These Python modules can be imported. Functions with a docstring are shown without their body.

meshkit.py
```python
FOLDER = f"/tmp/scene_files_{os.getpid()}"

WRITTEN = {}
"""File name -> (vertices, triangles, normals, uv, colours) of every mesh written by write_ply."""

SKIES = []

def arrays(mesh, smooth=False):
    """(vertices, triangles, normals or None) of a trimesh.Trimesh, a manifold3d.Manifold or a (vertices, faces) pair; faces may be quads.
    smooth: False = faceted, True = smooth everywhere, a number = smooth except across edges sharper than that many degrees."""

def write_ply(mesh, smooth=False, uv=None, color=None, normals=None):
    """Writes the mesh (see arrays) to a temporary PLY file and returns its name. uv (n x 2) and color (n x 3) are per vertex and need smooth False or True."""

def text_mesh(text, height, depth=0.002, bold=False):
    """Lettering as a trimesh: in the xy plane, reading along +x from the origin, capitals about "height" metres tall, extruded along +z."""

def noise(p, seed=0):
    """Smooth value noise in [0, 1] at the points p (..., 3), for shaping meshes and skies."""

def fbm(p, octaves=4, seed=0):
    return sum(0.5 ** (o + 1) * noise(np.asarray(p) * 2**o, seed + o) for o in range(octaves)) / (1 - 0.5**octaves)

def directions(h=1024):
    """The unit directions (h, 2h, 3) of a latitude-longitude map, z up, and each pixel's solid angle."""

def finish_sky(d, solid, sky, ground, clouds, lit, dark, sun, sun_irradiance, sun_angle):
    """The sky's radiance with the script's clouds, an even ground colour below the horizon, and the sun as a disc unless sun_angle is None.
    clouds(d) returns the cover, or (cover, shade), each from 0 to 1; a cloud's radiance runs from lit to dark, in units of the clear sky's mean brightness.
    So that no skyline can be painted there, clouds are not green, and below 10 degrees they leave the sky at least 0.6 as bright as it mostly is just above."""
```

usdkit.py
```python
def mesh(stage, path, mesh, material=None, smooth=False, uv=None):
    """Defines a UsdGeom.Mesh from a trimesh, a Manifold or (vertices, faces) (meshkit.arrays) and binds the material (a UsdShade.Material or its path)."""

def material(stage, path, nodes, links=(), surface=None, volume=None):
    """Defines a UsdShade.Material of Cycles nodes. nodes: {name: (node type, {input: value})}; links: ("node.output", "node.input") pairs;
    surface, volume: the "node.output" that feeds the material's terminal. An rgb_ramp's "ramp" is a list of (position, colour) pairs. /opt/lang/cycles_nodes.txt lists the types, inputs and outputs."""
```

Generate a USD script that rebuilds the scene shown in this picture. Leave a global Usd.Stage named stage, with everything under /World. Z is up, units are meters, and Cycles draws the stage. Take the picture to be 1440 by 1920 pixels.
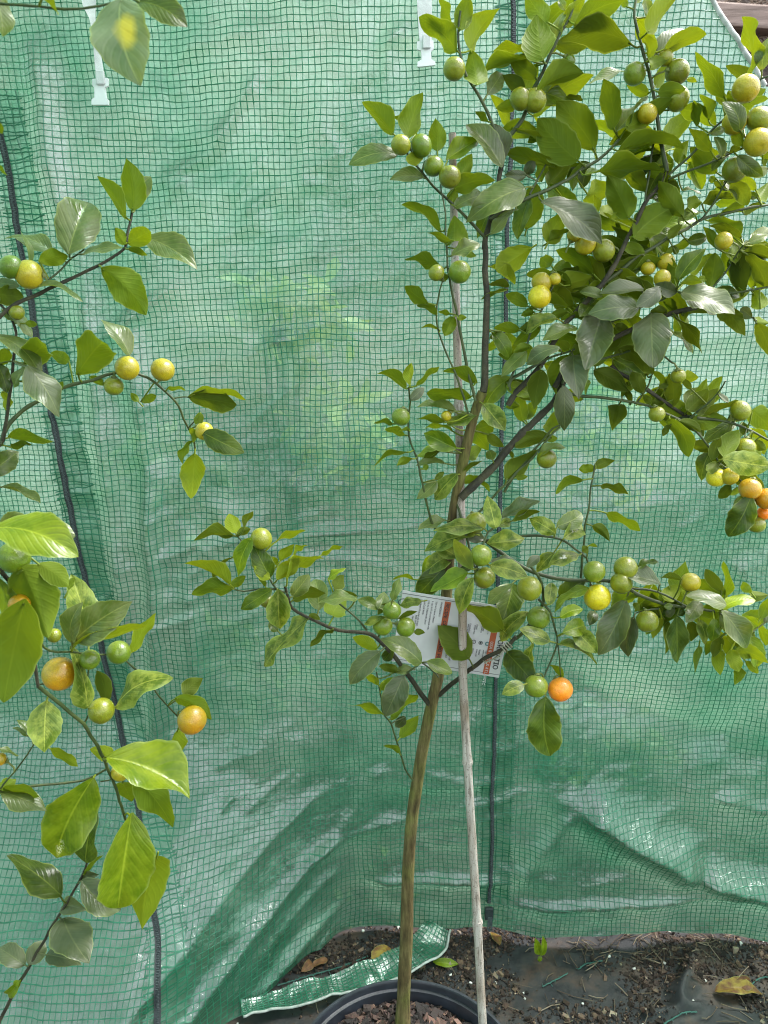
import math, random
import numpy as np, trimesh, usdkit, meshkit
from pxr import Usd, UsdGeom, UsdLux, UsdShade, Gf, Sdf, Vt
from shapely.geometry import Polygon

stage = Usd.Stage.CreateInMemory()
UsdGeom.SetStageUpAxis(stage, "Z"); UsdGeom.SetStageMetersPerUnit(stage, 1.0)
UsdGeom.Xform.Define(stage, "/World"); UsdGeom.Scope.Define(stage, "/World/Looks")

# ---------------------------------------------------------------- camera, sky, sun, exposure
EYE = np.array([0.0, 0.0, 1.45]); PITCH = math.radians(15.0); FPX = 1440.0
FWD = np.array([0, math.cos(PITCH), -math.sin(PITCH)]); UPV = np.array([0, math.sin(PITCH), math.cos(PITCH)]); RIGHT = np.array([1.0, 0, 0])
cam = UsdGeom.Camera.Define(stage, "/World/camera")
cam.CreateProjectionAttr("perspective"); cam.CreateFocalLengthAttr(24.0); cam.CreateHorizontalApertureAttr(24.0); cam.CreateVerticalApertureAttr(32.0)
cam.CreateClippingRangeAttr((0.05, 1000.0)); cam.CreateFStopAttr(11.0); cam.CreateFocusDistanceAttr(1.05)
cam.CreateExposureAttr(2.05)
cx = UsdGeom.Xformable(cam); cx.AddTranslateOp().Set(tuple(EYE)); cx.AddRotateXOp().Set(90.0 - math.degrees(PITCH))

SUN_EL, SUN_AZ = math.radians(58), math.radians(70)          # azimuth as atan2(x, y)
SUN = np.array([math.cos(SUN_EL) * math.sin(SUN_AZ), math.cos(SUN_EL) * math.cos(SUN_AZ), math.sin(SUN_EL)])
dome = UsdLux.DomeLight.Define(stage, "/World/sky")
sky_mat = usdkit.material(stage, "/World/Looks/sky_overcast", {
    "sky": ("sky_texture", {"sky_type": "single_scattering", "sun_disc": False, "sun_elevation": SUN_EL, "sun_rotation": SUN_AZ, "air_density": 1.0, "aerosol_density": 2.5}),
    "grey": ("hsv", {"hue": 0.5, "saturation": 0.22, "value": 1.1, "fac": 1.0}),
    "tc": ("texture_coordinate", {}), "map": ("mapping", {"scale": (1.0, 1.0, 2.2)}),
    "cl": ("noise_texture", {"scale": 2.6, "detail": 6.0, "roughness": 0.55}),
    "clr": ("rgb_ramp", {"ramp": [(0.3, (0.72, 0.73, 0.76)), (0.55, (1.0, 1.0, 1.0)), (0.75, (1.3, 1.29, 1.27))]}),
    "mul": ("mix_color", {"blend_type": "multiply", "fac": 1.0, "use_clamp": False}),
    "bg": ("background_shader", {"strength": 0.13})},
    [("sky.color", "grey.color"), ("tc.generated", "map.vector"), ("map.vector", "cl.vector"), ("cl.fac", "clr.fac"), ("grey.color", "mul.a"), ("clr.color", "mul.b"), ("mul.result", "bg.color")], surface="bg.background")
UsdShade.MaterialBindingAPI.Apply(dome.GetPrim()).Bind(sky_mat)
dome.GetPrim().SetCustomDataByKey("kind", "structure")
sun = UsdLux.DistantLight.Define(stage, "/World/sun")
sun.CreateIntensityAttr(0.44); sun.CreateAngleAttr(24); sun.CreateNormalizeAttr(True); sun.CreateColorAttr(Gf.Vec3f(1.0, 0.965, 0.91))
UsdGeom.Xformable(sun).AddRotateXYZOp().Set((90 - math.degrees(SUN_EL), 0, -math.degrees(SUN_AZ) + 180) if False else (0, 0, 0))
_q = Gf.Rotation(Gf.Vec3d(0, 0, 1), Gf.Vec3d(*SUN))
_x = UsdGeom.Xformable(sun); _x.ClearXformOpOrder(); _x.AddTransformOp().Set(Gf.Matrix4d().SetRotate(_q))

# ---------------------------------------------------------------- helpers
_names = {}
def numbered(parent, name):
    k = _names.get((parent, name), 0); _names[(parent, name)] = k + 1
    return f"{parent}/{name}" if k == 0 else f"{parent}/{name}_{k:03d}"
def meta(prim, label=None, category=None, group=None, kind=None):
    for k, v in (("label", label), ("category", category), ("group", group), ("kind", kind)):
        if v: prim.SetCustomDataByKey(k, v)
class Thing:
    def __init__(self, name, label, cat, base=(0, 0, 0), group=None, kind=None):
        self.path = numbered("/World", name); self.base = np.asarray(base, float)
        x = UsdGeom.Xform.Define(stage, self.path); x.AddTranslateOp().Set(tuple(map(float, self.base)))
        meta(x.GetPrim(), label, cat, group, kind)
def compact(v, f, uv=None):
    f = np.asarray(f); used, f2 = np.unique(f, return_inverse=True)
    return v[used], f2.reshape(f.shape), None if uv is None else np.asarray(uv)[used]
def part(name, mesh, mat, parent, smooth=35, uv=None, label=None, kind=None):
    """mesh in world coordinates; parent is a Thing or (Thing, path of a part)."""
    thing, path = parent if isinstance(parent, tuple) else (parent, parent.path)
    if isinstance(mesh, trimesh.Trimesh): mesh = (np.array(mesh.vertices), np.array(mesh.faces))
    v, f, uv = compact(np.asarray(mesh[0], float) - thing.base, mesh[1], uv)
    p = numbered(path, name)
    m = usdkit.mesh(stage, p, (v, f), mat, smooth=(smooth if smooth is False else True) if uv is not None else smooth, uv=uv)
    meta(m.GetPrim(), label, kind=kind)
    return (thing, p)
def single(name, mesh, mat, label, cat, smooth=35, uv=None, group=None, kind=None, base=None):
    """a thing that is one mesh"""
    if isinstance(mesh, trimesh.Trimesh): mesh = (np.array(mesh.vertices), np.array(mesh.faces))
    v, f = np.asarray(mesh[0], float), mesh[1]
    b = np.array([v[:, 0].mean(), v[:, 1].mean(), v[:, 2].min()]) if base is None else np.asarray(base, float)
    p = numbered("/World", name)
    m = usdkit.mesh(stage, p, (v - b, f), mat, smooth=True if uv is not None else smooth, uv=uv)
    m.AddTranslateOp().Set(tuple(map(float, b)))
    meta(m.GetPrim(), label, cat, group, kind)
def ray(px, py):
    px, py = np.asarray(px, float), np.asarray(py, float)
    return FWD + ((px - 720) / FPX)[..., None] * RIGHT + ((960 - py) / FPX)[..., None] * UPV
def atY(px, py, Y):
    d = ray(px, py); return EYE + d * (np.asarray(Y, float) / d[..., 1])[..., None]
def atZ(px, py, z):
    d = ray(px, py); return EYE + d * ((z - EYE[2]) / d[..., 2])[..., None]
def depth(p): return (np.asarray(p) - EYE) @ FWD
def unit(v):
    v = np.asarray(v, float); return v / (np.linalg.norm(v, axis=-1, keepdims=True) + 1e-12)
def smooth01(x, a, b):
    t = np.clip((np.asarray(x, float) - a) / (b - a), 0, 1); return t * t * (3 - 2 * t)
def cat(ms):
    vs, fs, n = [], [], 0
    for v, f in ms:
        f = np.asarray(f)
        if f.shape[1] == 4: f = np.vstack([f[:, [0, 1, 2]], f[:, [0, 2, 3]]])
        vs.append(v); fs.append(f + n); n += len(v)
    return np.vstack(vs), np.vstack(fs)
def resample(pts, step):
    """Catmull-Rom through the points, about one sample every step"""
    p = np.asarray(pts, float)
    if len(p) < 2: return p
    q = np.vstack([2 * p[0] - p[1], p, 2 * p[-1] - p[-2]]); out = []
    for i in range(1, len(q) - 2):
        n = max(1, int(np.ceil(np.linalg.norm(q[i + 1, :3] - q[i, :3]) / step)))
        t = np.linspace(0, 1, n, endpoint=False)[:, None]
        out.append(0.5 * (2 * q[i] + (q[i + 1] - q[i - 1]) * t + (2 * q[i - 1] - 5 * q[i] + 4 * q[i + 1] - q[i + 2]) * t**2 + (3 * q[i] - q[i - 1] - 3 * q[i + 1] + q[i + 2]) * t**3))
    return np.vstack(out + [p[-1:]])
def tube(p, r, sides=8, cap=True):
    p = np.asarray(p, float); r = np.broadcast_to(r, (len(p),))
    t = unit(np.gradient(p, axis=0))
    a = np.array([0.3, -1, 0.2]); fr = []
    for k in range(len(p)):
        a = unit(a - (a @ t[k]) * t[k]); fr.append(a)
    A = np.array(fr); B = np.cross(t, A); ang = np.arange(sides) * 2 * np.pi / sides
    v = (p[:, None] + r[:, None, None] * (np.cos(ang)[None, :, None] * A[:, None] + np.sin(ang)[None, :, None] * B[:, None])).reshape(-1, 3)
    i, j = np.meshgrid(np.arange(len(p) - 1), np.arange(sides), indexing="ij")
    f = np.stack([i * sides + j, i * sides + (j + 1) % sides, (i + 1) * sides + (j + 1) % sides, (i + 1) * sides + j], -1).reshape(-1, 4)
    f = np.vstack([f[:, [0, 1, 2]], f[:, [0, 2, 3]]])
    if cap:
        n = len(v); v = np.vstack([v, p[:1], p[-1:]]); L = (len(p) - 1) * sides
        k = np.arange(sides)
        f = np.vstack([f, np.stack([np.full(sides, n), (k + 1) % sides, k], 1), np.stack([np.full(sides, n + 1), L + k, L + (k + 1) % sides], 1)])
    return v, f
def grid_faces(nr, nc):
    i, j = np.meshgrid(np.arange(nr - 1), np.arange(nc - 1), indexing="ij")
    q = np.stack([i * nc + j, (i + 1) * nc + j, (i + 1) * nc + j + 1, i * nc + j + 1], -1).reshape(-1, 4)
    return np.vstack([q[:, [0, 1, 2]], q[:, [0, 2, 3]]])
def box(c, e, R=None):
    m = trimesh.creation.box(e); v = np.array(m.vertices)
    if R is not None: v = v @ np.asarray(R).T
    return v + np.asarray(c), np.array(m.faces)
def bevel_box(c, e, r, R=None):
    import manifold3d as m3
    h = np.asarray(e) / 2 - r
    pts = [m3.Manifold.sphere(r, 8).translate([float(sx * h[0]), float(sy * h[1]), float(sz * h[2])]) for sx in (-1, 1) for sy in (-1, 1) for sz in (-1, 1)]
    v, f, _ = meshkit.arrays(m3.Manifold.batch_hull(pts))
    if R is not None: v = v @ np.asarray(R).T
    return v + np.asarray(c), f
def chips(pos, size, rng, flat=0.4):
    """irregular little blocks, 12 triangles each"""
    n = len(pos); b = trimesh.creation.box((1, 1, 1)); bv = np.array(b.vertices); bf = np.array(b.faces)
    v = np.repeat(bv[None], n, 0) * (1 + rng.uniform(-0.45, 0.45, (n, 8, 3)))
    sc = np.stack([np.ones(n) * 1.0, rng.uniform(0.45, 0.9, n), flat * rng.uniform(0.6, 1.4, n)], 1) * size[:, None]
    v = v * sc[:, None]
    q = unit(rng.normal(size=(n, 4)) * np.array([1, 0.35, 0.35, 1.0])); w, x, y, z = q.T
    R = np.stack([np.stack([1 - 2 * (y * y + z * z), 2 * (x * y - z * w), 2 * (x * z + y * w)], -1), np.stack([2 * (x * y + z * w), 1 - 2 * (x * x + z * z), 2 * (y * z - x * w)], -1), np.stack([2 * (x * z - y * w), 2 * (y * z + x * w), 1 - 2 * (x * x + y * y)], -1)], 1)
    v = np.einsum("nij,nkj->nki", R, v) + pos[:, None]
    f = (bf[None] + 8 * np.arange(n)[:, None, None]).reshape(-1, 3)
    return v.reshape(-1, 3), f
def piece_uv(n, k, rng):
    return np.repeat(np.column_stack([rng.random(n), np.zeros(n)]), k, 0)

# ---------------------------------------------------------------- materials
def M(name, nodes, links, surface): return usdkit.material(stage, f"/World/Looks/{name}", nodes, links, surface=surface)
def simple(name, c1, c2, scale=20.0, rough=0.6, bump=0.0, bscale=None, spec=0.5, detail=4.0, lo=0.35, hi=0.65, coat=0.0, dist=0.002):
    n = {"g": ("geometry", {}), "n": ("noise_texture", {"scale": scale, "detail": detail, "roughness": 0.6}),
         "r": ("rgb_ramp", {"ramp": [(lo, c1), (hi, c2)]}), "p": ("principled_bsdf", {"roughness": rough, "specular_ior_level": spec, "coat_weight": coat})}
    l = [("g.position", "n.vector"), ("n.fac", "r.fac"), ("r.color", "p.base_color")]
    if bump:
        n["bn"] = ("noise_texture", {"scale": bscale or scale * 3, "detail": 5.0, "roughness": 0.65}); n["b"] = ("bump", {"strength": bump, "distance": dist})
        l += [("g.position", "bn.vector"), ("bn.fac", "b.height"), ("b.normal", "p.normal")]
    return M(name, n, l, "p.BSDF")
def leaf_material(name, a, b, under, rough=0.28, trans=0.32, vein=0.5, patch=None, spec=0.42, margin=None, mine=None, lo=0.38, hi=0.62, msc=42.0):
    """a, b: blade colours mixed in clouds; under: colour of the lower face; veins along u = 0 and slanting sides"""
    n = {"uv": ("texture_coordinate", {}), "sx": ("separate_xyz", {}), "au": ("math", {"math_type": "absolute"}),
         "g": ("geometry", {}), "oi": ("object_info", {}), "no": ("noise_texture", {"scale": msc, "detail": 3.0, "roughness": 0.6}),
         "off": ("vector_math", {"math_type": "add"}), "ofs": ("vector_math", {"math_type": "scale", "scale": 7.0}), "cmb": ("combine_xyz", {}),
         "r": ("rgb_ramp", {"ramp": [(lo, a), (hi, b)]}),
         # side veins
         "v1": ("math", {"math_type": "multiply", "value2": 0.36}), "v2": ("math", {"math_type": "subtract"}), "v3": ("math", {"math_type": "multiply", "value2": 8.5}),
         "v4": ("math", {"math_type": "fraction"}), "v5": ("math", {"math_type": "pingpong", "value2": 0.5}), "v6": ("map_range", {"range_type": "smoothstep", "from_min": 0.0, "from_max": 0.26, "to_min": 1.0, "to_max": 0.0, "clamp": True}),
         "m1": ("map_range", {"from_min": 0.015, "from_max": 0.06, "to_min": 1.0, "to_max": 0.0, "clamp": True}),
         "vs": ("math", {"math_type": "multiply", "value2": 0.10}), "mx": ("math", {"math_type": "maximum"}),
         "mv": ("math", {"math_type": "multiply", "value2": vein}),
         "vc": ("mix_color", {"blend_type": "mix", "b": (min(1, b[0] * 1.5 + 0.09), min(1, b[1] * 1.35 + 0.10), b[2] * 1.4 + 0.025)}),
         "br": ("map_range", {"from_min": 0.0, "from_max": 1.0, "to_min": 0.72, "to_max": 1.25}),
         "hs": ("hsv", {"hue": 0.5, "saturation": 1.0, "fac": 1.0}),
         "ud": ("mix_color", {"blend_type": "mix", "b": under}), "uf": ("math", {"math_type": "multiply", "value2": 0.75}),
         "bh": ("math", {"math_type": "add"}), "bn": ("noise_texture", {"scale": 260.0, "detail": 3.0}), "bns": ("math", {"math_type": "multiply", "value2": 0.5}),
         "bu": ("bump", {"strength": 0.16, "distance": 0.0018, "invert": True}), "n4": ("noise_texture", {"scale": 130.0, "detail": 2.0}), "n4s": ("math", {"math_type": "multiply_add", "value2": 0.9}),
         "ed": ("map_range", {"from_min": 0.90, "from_max": 0.985, "to_min": 0.0, "to_max": 0.5, "clamp": True}), "ec": ("mix_color", {"blend_type": "mix", "b": (0.27, 0.33, 0.10)}),
         "rr": ("map_range", {"from_min": 0.3, "from_max": 0.7, "to_min": rough - 0.07, "to_max": rough + 0.12}), "ra": ("math", {"math_type": "multiply_add", "value2": 0.28}), "sp": ("math", {"math_type": "multiply_add", "value2": -0.6 * spec, "value3": spec}),
         "p": ("principled_bsdf", {}),
         "tg": ("mix_color", {"blend_type": "multiply", "fac": 1.0, "b": (1.35, 1.25, 0.35), "use_clamp": False}), "t": ("translucent_bsdf", {}), "ms": ("mix_closure", {"fac": trans})}
    l = [("uv.UV", "sx.vector"), ("sx.x", "au.value1"), ("oi.random", "cmb.x"), ("oi.random", "cmb.y"), ("cmb.vector", "ofs.vector1"), ("g.position", "off.vector1"), ("ofs.vector", "off.vector2"), ("off.vector", "no.vector"), ("no.fac", "r.fac"),
         ("au.value", "v1.value1"), ("sx.y", "v2.value1"), ("v1.value", "v2.value2"), ("v2.value", "v3.value1"), ("v3.value", "v4.value1"), ("v4.value", "v5.value1"), ("v5.value", "v6.value"),
         ("au.value", "m1.value"), ("v6.result", "vs.value1"), ("vs.value", "mx.value1"), ("m1.result", "mx.value2"), ("mx.value", "mv.value1"), ("mv.value", "vc.fac"),
         ("r.color", "vc.a"), ("oi.random", "br.value"), ("vc.result", "hs.color"), ("br.result", "hs.value"),
         ("g.backfacing", "uf.value1"), ("uf.value", "ud.fac"), ("hs.color", "ud.a"),
         ("g.position", "bn.vector"), ("bn.fac", "bns.value1"), ("g.position", "n4.vector"), ("n4.fac", "n4s.value1"), ("bns.value", "n4s.value3"), ("n4s.value", "bh.value1"), ("v6.result", "bh.value2"), ("bh.value", "bu.height"), ("bu.normal", "p.normal"),
         ("no.fac", "rr.value"), ("g.backfacing", "ra.value1"), ("rr.result", "ra.value3"), ("ra.value", "p.roughness"), ("g.backfacing", "sp.value1"), ("sp.value", "p.specular_ior_level"),
         ("tg.result", "t.color"), ("p.BSDF", "ms.closure1"), ("t.BSDF", "ms.closure2")]
    last = "ud.result"
    if margin:
        n |= {"mg": ("map_range", {"from_min": 0.55, "from_max": 1.0, "to_min": 0.0, "to_max": 0.8, "clamp": True}), "mc": ("mix_color", {"blend_type": "mix", "b": margin})}
        l += [("au.value", "mg.value"), ("mg.result", "mc.fac"), (last, "mc.a")]; last = "mc.result"
    if patch:
        n |= {"pa": ("vector_math", {"math_type": "distance", "vector2": (patch[0], patch[1], 0)}), "pm": ("map_range", {"from_min": 0.10, "from_max": 0.26, "to_min": 1.0, "to_max": 0.0, "clamp": True}), "pc": ("mix_color", {"blend_type": "mix", "b": patch[2]}),
              "pn": ("noise_texture", {"scale": 90.0, "detail": 3.0}), "pw": ("math", {"math_type": "multiply_add", "value2": 0.22, "value3": -0.11}), "pad": ("math", {"math_type": "add"}), "psc": ("vector_math", {"math_type": "multiply", "vector2": (0.55, 1.0, 0.0)})}
        l += [("uv.UV", "psc.vector1"), ("psc.vector", "pa.vector1"), ("g.position", "pn.vector"), ("pn.fac", "pw.value1"), ("pa.value", "pad.value1"), ("pw.value", "pad.value2"), ("pad.value", "pm.value"), ("pm.result", "pc.fac"), (last, "pc.a")]; last = "pc.result"
    if mine:
        n |= {"wa": ("vector_math", {"math_type": "distance", "vector2": (mine[0], mine[1], 0)}), "wm": ("map_range", {"from_min": 0.06, "from_max": 0.17, "to_min": 1.0, "to_max": 0.0, "clamp": True}), "wn": ("noise_texture", {"scale": 330.0, "detail": 3.0}), "wr": ("map_range", {"from_min": 0.49, "from_max": 0.53, "to_min": 0.0, "to_max": 1.0, "clamp": True}), "wf": ("math", {"math_type": "multiply"}), "wc": ("mix_color", {"blend_type": "mix", "b": (0.55, 0.56, 0.50)}), "wsc": ("vector_math", {"math_type": "multiply", "vector2": (0.5, 1.0, 0.0)})}
        l += [("uv.UV", "wsc.vector1"), ("wsc.vector", "wa.vector1"), ("wa.value", "wm.value"), ("g.position", "wn.vector"), ("wn.fac", "wr.value"), ("wm.result", "wf.value1"), ("wr.result", "wf.value2"), ("wf.value", "wc.fac"), (last, "wc.a")]; last = "wc.result"
    l += [("au.value", "ed.value"), ("ed.result", "ec.fac"), (last, "ec.a")]; last = "ec.result"
    l += [(last, "p.base_color"), (last, "tg.a")]
    return M(name, n, l, "ms.closure")
LEAF = {
    "mid": leaf_material("leaf_green", (0.060, 0.112, 0.006), (0.125, 0.188, 0.009), (0.125, 0.178, 0.013)),
    "y": leaf_material("leaf_lime", (0.105, 0.168, 0.006), (0.20, 0.262, 0.010), (0.185, 0.235, 0.013), trans=0.27, lo=0.34, hi=0.66),
    "g": leaf_material("leaf_dusty", (0.060, 0.085, 0.028), (0.112, 0.135, 0.062), (0.115, 0.145, 0.03), rough=0.34, trans=0.22, spec=0.6, vein=0.35, msc=26.0),
    "p": leaf_material("leaf_pale", (0.085, 0.13, 0.025), (0.145, 0.18, 0.05), (0.14, 0.175, 0.03), rough=0.26, trans=0.3, spec=0.6),
    "m": leaf_material("leaf_mottled", (0.070, 0.115, 0.010), (0.23, 0.27, 0.045), (0.18, 0.215, 0.04), rough=0.32, trans=0.33, margin=(0.20, 0.27, 0.05), lo=0.42, hi=0.66, msc=95.0),
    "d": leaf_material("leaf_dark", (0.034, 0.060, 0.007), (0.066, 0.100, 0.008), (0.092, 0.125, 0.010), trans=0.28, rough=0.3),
    "G": leaf_material("leaf_grey_patched", (0.085, 0.135, 0.06), (0.14, 0.185, 0.10), (0.13, 0.18, 0.06), rough=0.3, trans=0.3, patch=(0.10, 0.42, (0.48, 0.42, 0.07)), msc=30.0),
    "W": leaf_material("leaf_lime_mined", (0.105, 0.168, 0.006), (0.20, 0.262, 0.010), (0.185, 0.235, 0.013), trans=0.33, mine=(0.06, 0.86)),
    "V": leaf_material("leaf_mottled_mined", (0.070, 0.115, 0.010), (0.23, 0.27, 0.045), (0.18, 0.215, 0.04), rough=0.32, trans=0.33, margin=(0.20, 0.27, 0.05), mine=(0.0, 0.5), msc=95.0),
    "dry": leaf_material("leaf_dry", (0.32, 0.22, 0.035), (0.16, 0.07, 0.025), (0.22, 0.14, 0.04), rough=0.55, trans=0.2, msc=60.0),
    "brown": leaf_material("leaf_brown", (0.20, 0.085, 0.035), (0.11, 0.05, 0.025), (0.16, 0.08, 0.03), rough=0.6, trans=0.15, msc=60.0)}
def fruit_material(name, lo, hi, top, speck=None):
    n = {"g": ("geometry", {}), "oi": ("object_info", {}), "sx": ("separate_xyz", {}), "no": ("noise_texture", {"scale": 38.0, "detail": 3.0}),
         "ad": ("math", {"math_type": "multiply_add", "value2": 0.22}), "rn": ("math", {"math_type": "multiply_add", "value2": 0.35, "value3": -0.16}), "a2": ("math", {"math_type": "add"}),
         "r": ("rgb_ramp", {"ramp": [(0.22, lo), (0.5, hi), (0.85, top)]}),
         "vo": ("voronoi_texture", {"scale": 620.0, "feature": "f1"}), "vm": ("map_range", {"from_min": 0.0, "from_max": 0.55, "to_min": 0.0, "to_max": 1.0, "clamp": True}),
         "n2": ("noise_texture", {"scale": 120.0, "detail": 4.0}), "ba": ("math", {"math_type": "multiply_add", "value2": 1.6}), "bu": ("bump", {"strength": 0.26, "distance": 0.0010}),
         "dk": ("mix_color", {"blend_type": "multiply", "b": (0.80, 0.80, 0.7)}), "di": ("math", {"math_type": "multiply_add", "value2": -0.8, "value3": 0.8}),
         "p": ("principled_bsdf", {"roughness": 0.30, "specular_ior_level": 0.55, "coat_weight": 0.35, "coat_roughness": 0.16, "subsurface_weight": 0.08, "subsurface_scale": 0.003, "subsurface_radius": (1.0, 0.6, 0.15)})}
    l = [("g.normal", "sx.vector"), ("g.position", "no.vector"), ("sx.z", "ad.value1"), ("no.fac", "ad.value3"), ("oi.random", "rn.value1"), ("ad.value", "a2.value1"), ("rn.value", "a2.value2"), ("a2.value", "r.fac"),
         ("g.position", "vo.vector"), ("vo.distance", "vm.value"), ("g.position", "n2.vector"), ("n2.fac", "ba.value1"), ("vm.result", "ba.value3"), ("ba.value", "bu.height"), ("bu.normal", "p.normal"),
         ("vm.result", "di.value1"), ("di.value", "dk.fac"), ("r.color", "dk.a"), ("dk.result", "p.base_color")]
    return M(name, n, l, "p.BSDF")
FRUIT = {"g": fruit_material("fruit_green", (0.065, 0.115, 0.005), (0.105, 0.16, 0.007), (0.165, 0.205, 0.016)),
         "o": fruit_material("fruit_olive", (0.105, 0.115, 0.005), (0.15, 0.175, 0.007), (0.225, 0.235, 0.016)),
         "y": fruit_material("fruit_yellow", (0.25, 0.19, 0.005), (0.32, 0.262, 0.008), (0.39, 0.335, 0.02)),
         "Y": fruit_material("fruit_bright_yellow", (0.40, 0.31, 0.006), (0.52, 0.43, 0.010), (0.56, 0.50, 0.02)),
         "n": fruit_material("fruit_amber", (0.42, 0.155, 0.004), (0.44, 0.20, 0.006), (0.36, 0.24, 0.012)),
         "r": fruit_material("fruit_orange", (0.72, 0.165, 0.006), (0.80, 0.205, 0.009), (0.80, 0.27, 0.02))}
FRUIT_WORD = {"g": "green unripe fruit", "o": "olive green fruit turning colour", "y": "yellow fruit", "Y": "bright yellow fruit", "n": "amber orange fruit", "r": "bright orange ripe fruit"}
twig_mat = simple("twig_green", (0.020, 0.034, 0.008), (0.055, 0.075, 0.018), 55.0, 0.5, 0.25, 400.0, dist=0.0008)
limb_mat = simple("limb_bark", (0.012, 0.011, 0.005), (0.045, 0.040, 0.018), 70.0, 0.7, 0.8, 300.0, dist=0.0016)
trunk_mat = M("trunk_bark", {
    "g": ("geometry", {}), "mp": ("mapping", {"scale": (1, 1, 0.16)}), "n": ("noise_texture", {"scale": 170.0, "detail": 5.0, "roughness": 0.65}), "r": ("rgb_ramp", {"ramp": [(0.32, (0.045, 0.036, 0.016)), (0.46, (0.095, 0.080, 0.036)), (0.66, (0.165, 0.142, 0.072))]}),
    "n2": ("noise_texture", {"scale": 16.0, "detail": 3.0}), "r2": ("rgb_ramp", {"ramp": [(0.36, (0.72, 0.60, 0.48)), (0.5, (1.0, 0.93, 0.75)), (0.64, (0.95, 1.08, 0.58))]}), "m": ("mix_color", {"blend_type": "multiply", "fac": 1.0}),
    "b": ("bump", {"strength": 0.9, "distance": 0.0028}), "p": ("principled_bsdf", {"roughness": 0.82, "specular_ior_level": 0.3})},
    [("g.position", "mp.vector"), ("mp.vector", "n.vector"), ("n.fac", "r.fac"), ("g.position", "n2.vector"), ("n2.fac", "r2.fac"), ("r.color", "m.a"), ("r2.color", "m.b"), ("m.result", "p.base_color"), ("n.fac", "b.height"), ("b.normal", "p.normal")], "p.BSDF")
stalk_mat = simple("stalk_green", (0.09, 0.12, 0.02), (0.15, 0.17, 0.05), 80.0, 0.55)
cane_mat = M("bamboo_cane", {
    "g": ("geometry", {}), "mp": ("mapping", {"scale": (1, 1, 0.08)}), "n": ("noise_texture", {"scale": 260.0, "detail": 4.0, "roughness": 0.7}), "r": ("rgb_ramp", {"ramp": [(0.33, (0.13, 0.105, 0.085)), (0.48, (0.36, 0.315, 0.285)), (0.7, (0.50, 0.46, 0.43))]}),
    "n2": ("noise_texture", {"scale": 9.0, "detail": 5.0}), "r2": ("rgb_ramp", {"ramp": [(0.38, (0.62, 0.53, 0.45)), (0.58, (1.0, 1.0, 1.0))]}), "m": ("mix_color", {"blend_type": "multiply", "fac": 1.0}),
    "n3": ("noise_texture", {"scale": 420.0, "detail": 2.0}), "r3": ("rgb_ramp", {"ramp": [(0.33, (0.35, 0.3, 0.28)), (0.40, (1, 1, 1))]}), "m3": ("mix_color", {"blend_type": "multiply", "fac": 0.8}),
    "b": ("bump", {"strength": 0.3, "distance": 0.001}), "p": ("principled_bsdf", {"roughness": 0.55})},
    [("g.position", "mp.vector"), ("mp.vector", "n.vector"), ("n.fac", "r.fac"), ("g.position", "n2.vector"), ("n2.fac", "r2.fac"), ("r.color", "m.a"), ("r2.color", "m.b"), ("g.position", "n3.vector"), ("n3.fac", "r3.fac"), ("m.result", "m3.a"), ("r3.color", "m3.b"), ("m3.result", "p.base_color"), ("n.fac", "b.height"), ("b.normal", "p.normal")], "p.BSDF")
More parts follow.
